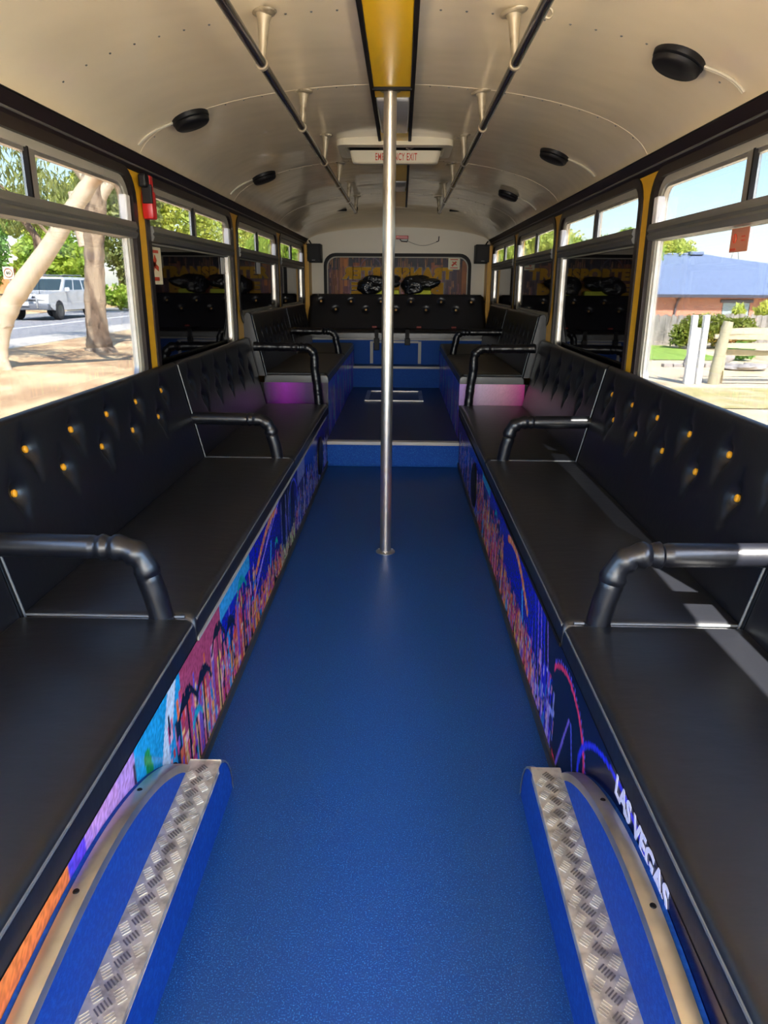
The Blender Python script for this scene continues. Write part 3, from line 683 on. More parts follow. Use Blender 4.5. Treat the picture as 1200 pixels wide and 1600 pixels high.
for s in (-1, 1):
    sd = 'left' if s < 0 else 'right'; R1 = 1.77
    bench(s, -.55, R1, .455, near_l, 'nearest black vinyl bench on the %s, beside the wheel arch' % sd)
    bench(s, R1, 3.68, .455, segB_l if s < 0 else segB_r, 'second black bench from the camera on the %s, with yellow buttons in its back' % sd, arm=R1+.005, arm_args=(.655, 0, dict(base_x=.60, xe=1.05)))
    bench(s, 3.68, 5.5, .455, segC, 'third black bench on the %s, ending at the raised rear bench' % sd, black=True, arm=3.70, arm_args=(.655, 0, dict(base_x=.60, xe=1.05)))
    bench(s, 5.52, 7.2, .685, up1, 'raised black bench on the %s with a quilted back and an exposed end' % sd, black=True, arm=5.47, arm_args=(.885, 0, dict(base_x=.575, xe=1.06, wrap=True, zbase=.452)), upper=True)
    bench(s, 7.2, 8.6, .685, up2, 'rearmost raised black bench on the %s, next to the back row' % sd, black=True, arm=7.2, arm_args=(.90, 0, dict(base_x=.565, xe=1.05, wrap=True)), upper=True)
    # bench base with its mural
    t = thing('mural_plinth', (s*.53, 2.5, 0), 'bench base on the %s covered by a colourful night city mural' % sd, 'bench base')
    b = MB().box((s*.509, -.55, .003), (s*.535, 5.50, .384)); b.box((s*.535, 5.46, .003), (s*1.12, 5.5, .384)); b.build('side_panel', 'rubber', t)
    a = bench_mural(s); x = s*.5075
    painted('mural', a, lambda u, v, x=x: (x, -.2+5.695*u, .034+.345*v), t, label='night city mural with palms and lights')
    MB().box((s*.499, 1.62, .0), (s*.508, 5.345, .034)).build('kick_strip', 'kick', t)
    MB().box((s*.5035, 1.78, .377), (s*.508, 5.3, .389)).build('top_strip', 'alu_pale' if s < 0 else 'rubber', t)
    gy, gz = (4.15, .19) if s > 0 else (4.85, .195)
    MB().lathe((s*.509, gy, gz), (-s, 0, 0), [(.135, 0), (.135, .006), (.128, .012), (.11, .010), (.02, .011)], 36).build('speaker_grille', 'black', t, smooth=True)
    # base of the raised bench
    t = thing('mural_plinth', (s*.53, 7.0, .19), 'raised bench base on the %s with blue and violet streaks' % sd, 'bench base')
    b = MB().box((s*.509, 5.52, .191), (s*.535, 8.62, .614)); b.box((s*.535, 5.52, .44), (s*1.12, 5.54, .614)); b.build('side_panel', 'rubber', t)
    a = neon(330, 48, 31+s, ['4a8cff', '50d0ff', 'a070ff', 'e080ff', '3030c0', '7a60f0', 'f0a0d0', '60c0ff'], '3838c8')*1.5
    a = np.minimum(a, .95); painted('mural', a, lambda u, v, s=s: (s*.5075, 5.52+3.1*u, .192+.42*v), t)
    g = glow(60, 16, ['1c0c22', '50186a', 'b030c8', '2a1034']) if s < 0 else glow(60, 16, ['b890e0', 'e8c8e8', 'f0b0d0', 'd83aa0'])
    painted('end_print', g, lambda u, v, s=s: (s*(.507+.5*u), 5.5185, .45+.165*v), t, label='pink glow print' if s > 0 else 'purple glow print')
# white lettering on the right mural above the wheel arch
text_mesh('LAS VEGAS', .062, 'lettering', 'lettering', bpy.data.objects['mural_plinth.002'],
          Matrix.Translation((.5062, 1.085, .357)) @ Matrix.Rotation(-PI/2, 4, 'Z') @ Matrix.Rotation(PI/2, 4, 'X'), .0006, .002, 1.0, spacing=1.0, label='pale lettering on the right mural')

# rear row
t = thing('rear_bench', (0, 8.9, .43), 'full width black rear bench with brass buttons and two seat belts', 'bench')
def rear_back():
    dims = [(x, 1.145) for x in (-.94, -.567, -.195, .178, .552, .925)]+[(x, 1.048) for x in (-.757, -.38, -.008, .365, .735)]
    nx = 150; nz = 40; rows_ = []
    zb, zt, yb, yt = .80, 1.205, 9.06, 9.20
    prof = [(yb+(yt-yb)*k/nz, zb+(zt-zb)*k/nz, 1) for k in range(nz+1)] + [(yt+.006, zt+.018, 0), (yt+.025, zt+.028, 0), (yt+.06, zt+.026, 0), (yt+.075, zt, 0), (yt+.075, zb, 0)]
    for y, z, fr in prof:
        row = []
        tz = min(1, max(0, (z-zb)/(zt-zb)))
        for i in range(nx+1):
            u = -1+2*i/nx; x = u*(1.118-.04*tz-(.03 if z > zt else 0)); dy = 0
            e = 1-abs(u)
            if e < .04: dy += .035*(1-math.sqrt(max(0, 1-(1-e/.04)**2)))
            if fr:
                for bx, bz in dims:
                    d2 = ((x-bx)**2+(z-bz)**2)/.03**2
                    if d2 < 8: dy += .024*math.exp(-d2)
            row.append((x-.01, y+dy, z))
        rows_.append(row)
    b = MB().grid(rows_)
    for j in (0, nx): b.add([rw_[j] for rw_ in rows_], [tuple(range(len(rows_)))])
    bk = b.build('backrest', 'vinyl', t, smooth=True)
    N = Vector((0, -(zt-zb), (yt-yb))).normalized()
    for bx, bz in dims:
        y = yb+(yt-yb)*(bz-zb)/(zt-zb)+.018
        MB().lathe((bx-.01, y, bz), N, [(.016, 0), (.016, .006), (.011, .011), (.003, .013)], 12).build('button', 'brass', bk, smooth=True)
rear_back()
b = cushion(-1.10, 1.10, 8.66, 9.12, .735, .825, .035, .006); b.build('seat_cushion', 'vinyl_seat', t, smooth=True)
MB().box((-1.10, 8.70, .431), (1.10, 8.74, .735)).build('front_panel', 'riser', t, label='blue front panel under the back row')
MB().box((-1.08, 8.685, .715), (1.10, 8.70, .737)).build('top_strip', 'nosing', t)
for x in (-.30, .275): MB().box((x-.018, 8.688, .44), (x+.018, 8.699, .70)).build('frame_strip', 'nosing', t)
MB().box((-.28, 8.689, .682), (.258, 8.699, .706)).build('frame_strip', 'nosing', t)
for x in (-.24, .125):
    o = MB().box((x-.024, 8.652, .735), (x+.024, 8.662, .83)).box((x-.024, 8.655, .825), (x+.024, 9.10, .838)).build('seat_belt', 'rubber', t)
    MB().bevbox((x-.03, 8.635, .66 if x > 0 else .60), (x+.034, 8.66, .74), .006).build('buckle', 'black', o)
for x in (-.28, .27, .70):
    MB().bevbox((x-.03, 9.055, .836), (x+.03, 9.075, .858), .004).build('buckle_button', 'beltred', t)
MB().box((-1.1, 9.27, 1.14), (1.1, YR, 1.16)).build('rear_shelf', 'rubber', t)
# black bundles on the shelf behind the back row
def bundle(x0, x1, lx0, lx1, seed, label):
    xm = (x0+x1)/2; t = thing('bundle', (xm, 9.33, 1.16), label, 'bag', 'black wrapped bundles on the rear shelf')
    m = blob(seed, (xm, 9.34, 1.36), ((x1-x0)/2, .085, .10), .34, 4); m.build('black_wrap', 'bag', t, smooth=True)
    m2 = blob(seed+3, (xm-(x1-x0)*.2, 9.33, 1.33), ((x1-x0)*.28, .085, .11), .3, 4); m2.build('black_wrap', 'bag', t, smooth=True)
    MB().bevbox((lx0, 9.285, 1.16), (lx1, 9.385, 1.285), .02).build('lime_cushion', 'lime', t, smooth=True)
bundle(-.50, .04, -.38, .02, 5, 'black wrapped bundle over a lime cushion, left on the rear shelf')
bundle(.05, .52, .10, .42, 9, 'black wrapped bundle over a lime cushion, right on the rear shelf')
# corner speakers
for s in (-1, 1):
    x = s*1.03; t = thing('box_speaker', (x, 9.3, 1.61), 'black box speaker in the upper %s corner of the rear wall' % ('left' if s < 0 else 'right'), 'speaker', 'box speakers in the rear corners')
    MB().bevbox((x-.088, 9.18, 1.60), (x+.088, 9.40, 1.815), .008).build('cabinet', 'black', t)
    MB().bevbox((x-.075, 9.172, 1.612), (x+.075, 9.185, 1.803), .004).build('grille', 'rubber', t)
    MB().box((x-.02, 9.168, 1.622), (x+.02, 9.173, 1.630)).build('badge', 'alu_dull', t)
    MB().bar((x+s*.03, 9.3, 1.80), (x+s*.07, 9.32, 1.86), .012).build('bracket', 'rubber', t)
# emergency hammers
t = thing('hammer_holder', (-1.125, 3.50, 1.73), 'red emergency hammer holder on the first left window post', 'hammer')
MB().bevbox((-1.135, 3.475, 1.615), (-1.085, 3.535, 1.735), .008).build('holder', 'red', t, smooth=True)
MB().bevbox((-1.130, 3.482, 1.73), (-1.092, 3.53, 1.80), .006).build('handle', 'red', t)
MB().bevbox((-1.130, 3.435, 1.745), (-1.095, 3.492, 1.80), .008).build('hammer_head', 'black', t)
MB().bevbox((-1.128, 3.465, 1.68), (-1.083, 3.485, 1.76), .004).build('clip', 'black', t)
t = thing('rear_hammer', (.07, 9.44, 1.90), 'red hammer with a wire above the rear window', 'hammer')
MB().bevbox((-.03, 9.405, 1.885), (.125, 9.449, 1.925), .006).build('holder', 'red', t)
MB().tube([(.02, 9.43, 1.885), (.04, 9.43, 1.86), (.11, 9.43, 1.855), (.12, 9.43, 1.88)], .006, 8).build('clip', 'black', t)
MB().tube([(.12+.375*k/12, 9.44, 1.862-.05*math.sin(PI*k/12)) for k in range(13)], .0022, 6).build('wire', 'rubber', t)
MB().tube([(.475, 9.44, 1.858), (.50, 9.43, 1.865), (.505, 9.43, 1.92)], .006, 8).build('hook', 'black', t)
# stickers
def sticker(x, y0, y1, z0, z1, m, label, marks=True, s=-1):
    fs = lambda u, v, t: (s*t, u, v)
    o = MB().prism([rrect(y0, z0, y1, z1, .006)], fs, x-.003, x-.001).build('sticker', m); tag(o, label, 'sticker')
    if marks:
        b = MB(); h = z1-z0; wd = y1-y0
        b.box((s*(x-.005), y0+wd*.2, z1-h*.16), (s*(x-.0035), y1-wd*.2, z1-h*.08)); b.box((s*(x-.005), y0+wd*.25, z0+h*.10), (s*(x-.0035), y1-wd*.25, z0+h*.2))
        b.bar((s*(x-.0045), y0+wd*.3, z0+h*.35), (s*(x-.0045), y0+wd*.6, z0+h*.72), wd*.16, .002, (1, 0, 0)); b.bar((s*(x-.0045), y0+wd*.3, z0+h*.6), (s*(x-.0045), y0+wd*.75, z0+h*.42), wd*.10, .002, (1, 0, 0))
        b.build('red_marks', 'redtext', o)
sticker(1.168, 3.56, 3.78, 1.33, 1.505, 'card', 'tall cream sticker with red marks at the near edge of the second left window')
sticker(1.166, 5.02, 5.14, 1.40, 1.505, 'white', 'small white tag below the rail of the second left window', False)
sticker(1.166, 6.25, 6.42, 1.42, 1.51, 'white', 'small white tag below the rail of the third left window', False)
o = MB().prism([rrect(2.47, 1.445, 2.60, 1.52, .004)], lambda u, v, t: (t, u, v), 1.164, 1.166).build('sticker', 'orange_sticker')
tag(o, 'orange brown sticker hanging under the rail of the nearest right window', 'sticker')
b = MB(); b.tube([(1.162, 2.565+.011*math.cos(a), 1.488+.014*math.sin(a)) for a in [k*PI/5 for k in range(11)]], .002, 5); b.box((1.161, 2.55, 1.450), (1.163, 2.59, 1.457)); b.box((1.161, 2.49, 1.49), (1.163, 2.515, 1.494)); b.box((1.161, 2.49, 1.478), (1.163, 2.515, 1.482)); b.build('red_marks', 'redtext', o)

# ================================================================ wheel arches
ARC = [(.20, .02), (.30, .15), (.45, .25), (.62, .305), (.80, .335), (.97, .348), (1.12, .338), (1.26, .305), (1.38, .255), (1.47, .198), (1.55, .12), (1.61, .02)]
def smooth_arc(n=56):
    P = [Vector((p[0], p[1], 0)) for p in ARC]; out = []
    for i in range(len(P)-1):
        a = P[max(i-1, 0)]; b_ = P[i]; c_ = P[i+1]; d = P[min(i+2, len(P)-1)]
        for k in range(5):
            t = k/5; out.append(.5*((2*b_)+(c_-a)*t+(2*a-5*b_+4*c_-d)*t*t+(3*b_-a-3*c_+d)*t**3))
    out.append(P[-1]); return [(p.x, p.y) for p in out]
for s in (-1, 1):
    sd = 'left' if s < 0 else 'right'; A = smooth_arc()
    t = thing('wheel_arch', (s*.47, .95, 0), 'blue lined wheel arch on the %s with a tread plate step' % sd, 'wheel arch')
    MB().prism([A], lambda u, v, q: (s*q, u, v), .468, .5065).build('arch_cover', 'carpet', t)
    # angle trim: a lip on the top and a lip down the face
    rows_ = []
    for i, (y, z) in enumerate(A):
        p = Vector(A[max(i-1, 0)]); q = Vector(A[min(i+1, len(A)-1)]); d = (q-p).normalized(); n = Vector((-d.y, d.x)); 
        if n.y < 0: n = -n
        pr = [(.496, .0035), (.472, .0045), (.4655, .002), (.4635, -.004), (.4635, -.016), (.468, -.0165)]
        rows_.append([(s*x, y+n.x*h, z+n.y*h) for x, h in pr])
    tr = MB().grid(rows_).build('edge_trim', 'alu', t, smooth=True)
    for i in (24, 34, 44): MB().lathe((s*.484, A[i][0], A[i][1]+.004), (0, 0, 1), [(.006, 0), (.005, .0018), (.002, .0022)], 10).build('screw', 'rubber', tr)
    # step box with a rounded far end
    zb = .168; prof = [(.25, 0)]+[(.25, zb)]+[(1.48, zb)]+[(1.48+.155*math.sin(a), zb*math.cos(a)**1.0) for a in [math.radians(q) for q in range(12, 91, 13)]]+[(1.637, 0)]
    MB().prism([prof], lambda u, v, q: (s*q, u, v), .398, .468).build('step_box', 'carpet', t)
    rows_ = [[(s*.395, y-.004, z+.001), (s*.395, y, z+.004), (s*.412, y+.002, z+.005)] for y, z in prof[2:-1]]
    MB().grid(rows_).build('end_trim', 'alu', t, smooth=True)
    tp = MB().bevbox((s*.394, .25, zb), (s*.470, 1.525, zb+.006), .002).bevbox((s*.3935, .25, zb-.014), (s*.3975, 1.50, zb+.005), .0015).build('tread_plate', 'tread', t, label='aluminium tread plate')
    for dark, mm in ((0, 'tread'), (1, 'tread_dark')):
        b = MB(); y = .30; k = 0
        while y < 1.50:
            for j, xc in enumerate((.411, .432, .453)):
                if (j == 1) != (dark == 1): continue
                off = .0 if j == 1 else .022
                yc = y+off
                for q in range(5):
                    o_ = (q-2)*.0052; sg = s if dark else -s
                    cx, cy = xc*s-o_*.7*sg, yc+o_*1.0; L_ = .0082
                    if yc > 1.50: continue
                    b.bar((cx-L_*.75, cy-L_*.7*sg*1.0, zb+.0065), (cx+L_*.75, cy+L_*.7*sg*1.0, zb+.0065), .0026, .0030)
            y += .044
        b.build('tread_pattern', mm, tp, kind='stuff')

# ================================================================ outside
def ground(name, x0, x1, y0, y1, zf, m, label, cat='ground', nx=6, dz=0):
    P = [[(x0+(x1-x0)*i/nx, y, zf(x0+(x1-x0)*i/nx)+dz) for i in range(nx+1)] for y in np.linspace(y0, y1, 12)]
    P = [[(p[0], float(p[1]), p[2]) for p in row] for row in P]
    return tag(MB().grid(P).build(name, m), label, cat, kind='structure')
def gl(x): return -.6 if x >= -3 else (-.1 if x <= -10 else -.6+.5*(-3-x)/7)
def gfar(x): return -.1 if x >= -18.5 else (-.1+.7*min(1, (-18.5-x)/7))
ground('verge', -9.25, -1.6, -40, 160, gl, 'soil', 'brown leaf litter verge between the bus and the road', nx=12)
ground('footpath', -10.35, -9.25, -40, 160, gl, 'concrete', 'pale concrete strip beside the road', dz=.01, nx=2)
ground('road', -18.5, -10.35, -40, 160, lambda x: -.12, 'asphalt', 'grey asphalt road with pale painted lines', 'road')
rd = bpy.data.objects['road']
MB().box((-13.05, -40, -.119), (-12.9, 160, -.114)).build('edge_line', 'roadline', rd)
MB().box((-16.2, -40, -.119), (-16.08, 160, -.114)).build('centre_line', 'roadline', rd)
ground('far_verge', -32, -18.5, -40, 160, gfar, 'soil', 'dry brown bank on the far side of the road', nx=10)
ground('far_field', -160, -32, -60, 260, lambda x: .6, 'drygrass', 'dry grass beyond the far bank')
ground('ground', -1.6, 5.2, -60, 160, lambda x: -.61, 'sand', 'pale sandy ground under and beside the bus')
ground('sandy_yard', 5.2, 60, -60, 200, lambda x: -.60, 'sand', 'pale sandy yard in front of the brick house')
ground('grass_strip', 4.6, 60, 12.0, 14.6, lambda x: -.585, 'drygrass', 'thin dry grass strip near the bus on the right', 'grass')
ground('lawn', 4.5, 9.3, 20.4, 25.6, lambda x: -.585, 'lawn', 'small green lawn before the paling fence', 'grass')

def leaves(name, blobs, n, size, m, parent, seed, droop=0., shell=.55):
    """one cloud of small folded leaf cards inside a set of ellipsoids"""
    R = np.random.RandomState(seed); wts = np.array([b[3]**2 for b in blobs], float); wts /= wts.sum()
    k = R.choice(len(blobs), n, p=wts); B = np.array([(b[0], b[1], b[2], b[3], b[4] if len(b) > 4 else b[3]) for b in blobs])[k]
    d = R.randn(n, 3); d /= np.linalg.norm(d, axis=1)[:, None]; rr = (shell+(1-shell)*R.rand(n))[:, None]
    lump = 1+.16*np.sin(d[:, :1]*5+seed)*np.cos(d[:, 1:2]*4+k[:, None])+.1*np.sin(d[:, 2:3]*9)
    c = B[:, :3]+d*rr*lump*np.stack([B[:, 3], B[:, 3], B[:, 4]], 1)
    a = R.randn(n, 3); a[:, 2] -= droop*3; a /= np.linalg.norm(a, axis=1)[:, None]; b = np.cross(a, R.randn(n, 3)); b /= np.linalg.norm(b, axis=1)[:, None]
    sz = size*(.6+.8*R.rand(n))[:, None]; ln = a*sz*(1+droop); wd = b*sz*(.55-.25*droop)
    v = np.stack([c-ln, c+wd-ln*.1, c+ln, c-wd-ln*.1], 1).reshape(-1, 3).astype(np.float32)
    off = Vector((0, 0, 0)); P = parent
    while P: off += P.location; P = P.parent
    v -= np.array(off[:], np.float32)
    me = bpy.data.meshes.new(name); me.vertices.add(n*4); me.vertices.foreach_set('co', v.ravel())
    me.loops.add(n*4); me.loops.foreach_set('vertex_index', np.arange(n*4, dtype=np.int32)); me.polygons.add(n)
    me.polygons.foreach_set('loop_start', np.arange(0, n*4, 4, dtype=np.int32)); me.update(); me.validate()
    me.materials.append(M[m]); o = bpy.data.objects.new(name, me); COL.objects.link(o); o.parent = parent; o['kind'] = 'stuff'; return o
def limb(pts, rs, name, m, parent, seed=0, n=14):
    """a smooth, slightly knobbly tapering limb through points"""
    P = [Vector(p) for p in pts]; out = []; ro = []; r = random.Random(seed)
    for i in range(len(P)-1):
        a = P[max(i-1, 0)]; b_ = P[i]; c_ = P[i+1]; d = P[min(i+2, len(P)-1)]
        for k in range(6):
            t = k/6; out.append(.5*((2*b_)+(c_-a)*t+(2*a-5*b_+4*c_-d)*t*t+(3*b_-a-3*c_+d)*t**3)); ro.append((rs[i]+(rs[i+1]-rs[i])*t)*r.uniform(.95, 1.06))
    out.append(P[-1]); ro.append(rs[-1])
    return MB().tube(out, ro, n).build(name, m, parent, smooth=True)
# leaning gum tree near the first left window
t = thing('gum_tree', (-7.67, 13.87, -.27), 'leaning pale gum tree, its trunk crossing the nearest left window', 'tree')
limb([(-7.68, 13.87, -.35), (-7.70, 13.87, -.05), (-7.62, 13.87, .35), (-7.42, 13.87, .88), (-7.05, 13.87, 1.35), (-6.56, 13.87, 1.88), (-6.10, 13.87, 2.45), (-5.62, 13.9, 3.05), (-5.30, 13.9, 3.35)], [.16, .12, .13, .19, .19, .17, .155, .14, .12], 'trunk', 'bark_smooth', t, 1)
limb([(-7.5, 13.87, .5), (-7.75, 13.9, 1.0), (-8.3, 13.9, 1.5)], [.14, .13, .10], 'stump_limb', 'bark', t, 8)
limb([(-5.62, 13.9, 3.05), (-5.9, 13.9, 3.5), (-6.05, 13.9, 4.2), (-6.5, 14, 5.2)], [.10, .085, .07, .05], 'branch', 'bark_smooth', t, 2)
limb([(-5.4, 13.9, 3.3), (-5.3, 13.9, 3.9), (-4.9, 14, 4.9)], [.10, .08, .05], 'branch', 'bark_smooth', t, 3)
limb([(-6.6, 13.9, 1.95), (-6.95, 13.9, 2.5), (-7.45, 13.9, 3.1), (-8.4, 13.9, 3.9)], [.07, .06, .05, .04], 'branch', 'bark', t, 4)
limb([(-6.4, 13.9, 2.1), (-6.75, 13.5, 2.7), (-7.0, 13.3, 3.0)], [.03, .025, .02], 'branch', 'bark', t, 4)
leaves('foliage', [(-6.9, 13.6, 3.9, .8, .5), (-8.6, 13.8, 3.3, .9, .7), (-7.6, 13, 4.6, 1.3, .8), (-5.6, 13.6, 4.6, 1.1, .7), (-9.2, 14, 2.6, .9, .6), (-6.6, 13.4, 3.2, .6, .45), (-8.0, 13.6, 2.9, .9, .5)], 5200, .05, 'leaf_gum', t, 3, droop=.8, shell=.2)
# upright gum tree
t = thing('gum_tree', (-7.55, 18.1, -.28), 'upright gum tree with rough flaking bark beside the road', 'tree')
limb([(-7.50, 18.1, -.42), (-7.52, 18.1, -.18), (-7.53, 18.1, .15), (-7.52, 18.1, .8), (-7.44, 18.1, 1.6), (-7.36, 18.1, 2.4), (-7.24, 18.1, 3.1), (-7.20, 18.1, 3.6)], [.46, .33, .27, .25, .235, .23, .25, .17], 'trunk', 'bark', t, 5, 18)
limb([(-7.26, 18.1, 2.9), (-7.05, 18.1, 3.35), (-6.62, 18.1, 3.8), (-6.1, 18.1, 4.3)], [.15, .13, .11, .09], 'branch', 'bark_smooth', t, 6)
limb([(-7.22, 18.1, 3.3), (-7.35, 18.1, 3.8), (-7.52, 18.1, 4.4), (-7.4, 18.1, 5.4)], [.15, .12, .10, .07], 'branch', 'bark_smooth', t, 7)
limb([(-7.2, 18.1, 3.4), (-6.95, 18.1, 4.2), (-7.0, 18.1, 5.2)], [.12, .09, .07], 'branch', 'bark_smooth', t, 9)
limb([(-7.62, 18.1, 2.2), (-7.72, 18.1, 2.8), (-7.8, 18.2, 3.4)], [.13, .12, .10], 'branch', 'bark_smooth', t, 9)
leaves('foliage', [(-7.0, 18, 4.9, .9, .5), (-8.6, 18, 4.9, 1.2, .8), (-5.6, 18, 5.0, .9, .6), (-7, 17, 6.2, 1.8, 1)], 2600, .07, 'leaf_gum', t, 5, droop=.8, shell=.2)
# leafy trees across the road and beyond
def tree(x, y, zb, blobs, n, size, m, label, seed, h=2.0, group='trees beyond the road', cat='tree', name='leafy_tree', droop=0, trunk=True):
    t = thing(name, (x, y, zb), label, cat, group)
    if trunk: limb([(x, y, zb-.2), (x+.1, y, zb+h*.5), (x, y, zb+h)], [.28, .2, .14], 'trunk', 'bark', t, seed)
    leaves('foliage', blobs, n, size, m, t, seed, droop=droop); return t
tree(-21.5, 46, .2, [(-21.5, 46, 2.9, 2.0, 1.9), (-20.4, 45.5, 2.2, 1.5, 1.4), (-22.6, 46, 2.2, 1.3, 1.3)], 9000, .16, 'leaf_lime', 'round bright green tree behind the white car', 1, 1.5)
tree(-29.5, 48, .6, [(-29.5, 48, 5.0, 2.6, 1.9), (-27, 47.5, 4.6, 2.0, 1.7), (-26.0, 47, 3.0, 1.3, 1.8), (-32.5, 48, 5.4, 2.6, 1.9)], 11000, .18, 'leaf_green', 'dark green tree above the pale roofed house', 2, 4.0)
tree(-18.6, 49, .0, [(-18.2, 49, 4.0, 1.8, 2.2), (-17.2, 49, 2.2, 1.6, 1.6), (-17.6, 50, 6.3, 2.0, 1.8)], 9000, .15, 'leaf_gum', 'grey green thin tree right of the upright gum', 3, 3)
tree(-17.2, 42, -.1, [(-17.4, 42, .75, .9, .7), (-16.0, 43, .6, 1.0, .7), (-18.6, 43, .8, .8, .7)], 5000, .11, 'leaf_lime', 'low pale bushes at the far roadside', 4, .4, cat='bush', name='roadside_bush', trunk=False, group='roadside bushes')
tree(-21, 60, .3, [(-21, 60, 7.5, 3.0, 2.8), (-18, 60, 6.5, 2.6, 2.6), (-24.5, 60, 7, 2.6, 2.6)], 9000, .22, 'leaf_yellow', 'tall yellow green tree behind the round tree', 6, 5)
tree(-31, 58, .6, [(-31, 58, 6.4, 3.0, 2.0), (-36, 58, 7.0, 3.0, 2.4)], 6000, .22, 'leaf_yellow', 'pale tree top above the dark green tree', 16, 5)
for i, (x, y, m, sz) in enumerate([(-14.5, 62, 'leaf_yellow', 1.0), (-12, 74, 'leaf_lime', 1.1), (-13, 92, 'leaf_yellow', 1.3), (-12.5, 112, 'leaf_lime', 1.5), (-9.0, 54, 'leaf_lime', .72), (-9.8, 70, 'leaf_yellow', .9)]):
    z = gl(x) if x > -18 else .1
    tree(x, y, z, [(x, y, 5.2*sz+z, 2.6*sz, 3.4*sz), (x-1.8*sz, y, 4.0*sz+z, 2.0*sz, 2.6*sz), (x+1.2*sz, y+1, 7.0*sz+z, 2.2*sz, 2.4*sz)], 8000, .15*sz, m,
         ['yellow green tree seen through the second left window', 'lime tree behind the second left window, further down the road', 'yellow green tree seen through the third left window', 'lime tree at the far end of the road', 'leafy lime tree close behind the upright gum', 'yellow tree in the rearmost left window'][i], 20+i, 3*sz)
for i, (x, y, m, sz, h) in enumerate([(17.5, 52, 'leaf_yellow', .9, 3.4), (13.2, 56, 'leaf_lime', .8, 3.2), (11.0, 60, 'leaf_yellow', 1.0, 4.6), (9.5, 78, 'leaf_yellow', 1.5, 6.2), (8.0, 95, 'leaf_lime', 1.5, 6.5), (13.5, 74, 'leaf_lime', 1.2, 4.6), (15.5, 58, 'leaf_green', .8, 3.0)]):
    tree(x, y, -.6, [(x, y, h, 2.4*sz, 1.9*sz), (x-1.8*sz, y, h-.9*sz, 2.0*sz, 1.6*sz), (x+1.9*sz, y+1, h-.6*sz, 2.0*sz, 1.7*sz)], 7000, .15*sz, m,
         ['yellow green tree over the left end of the brick house roof', 'lime tree beside the timber pole', 'yellow flowering tree seen through the third right window', 'tall yellow green tree in the rearmost right window', 'lime tree far behind the bus on the right', 'lime tree behind the timber pole', 'green tree between the timber pole and the house'][i], 40+i, h*.6, 'trees beyond the yard')
tree(16.0, 54, -.6, [(16, 54, 4.0, 1.6, 1.2), (14.2, 54, 3.4, 1.5, 1.3), (12.4, 54, 3.2, 1.4, 1.1)], 8000, .13, 'leaf_lime', 'row of bushy lime crowns low behind the timber pole', 58, 2.5, 'trees beyond the yard')
tree(-19.5, 40, -.1, [(-15.5, 36, 4.6, 1.3, 1.0), (-17.5, 38, 5.4, 1.6, 1.2), (-19.5, 39, 4.8, 1.5, 1.2), (-14.0, 36, 6.0, 1.4, 1.0)], 6000, .10, 'leaf_gum', 'airy gum crown hanging above the white car', 59, 4.0, droop=.6)
# near light green sprig above the house corner
tree(13.2, 40, -.6, [(13.25, 40, 3.2, .55, .7)], 500, .10, 'leaf_lime', 'pale leafy sprig at the left corner of the house roof', 60, 3.0, 'trees beyond the yard')
tree(42, 85, -.6, [(42.3, 85, 3.6, 1.3, .45), (43, 85, 2.6, 1.0, .3)], 1500, .2, 'leaf_dark', 'small dark pine above the house roof', 61, 3.2, 'trees beyond the yard')
# house across the road
t = thing('far_house', (-30, 56, .6), 'low house with a pale roof and an orange front across the road', 'house')
MB().box((-40, 56, .6), (-26.0, 62, 2.75)).build('wall', 'orange', t); MB().box((-28.4, 55.4, .6), (-28.0, 55.8, 2.7)).build('porch_post', 'whitewood', t)
MB().prism([[(-41, 2.7), (-25.5, 2.7), (-28.3, 4.3), (-38, 4.3)]], lambda u, v, q: (u, q+(v-2.7)*.8, v), 55.2, 62).build('roof', 'tileroof', t)
tree(-30.5, 52, .6, [(-31, 52, 1.7, 1.2, .8), (-29.2, 52, 1.6, 1.0, .7)], 3000, .12, 'leaf_yellow', 'bright yellow green bush before the orange house', 62, .5, 'roadside bushes', 'bush', 'roadside_bush', trunk=False)

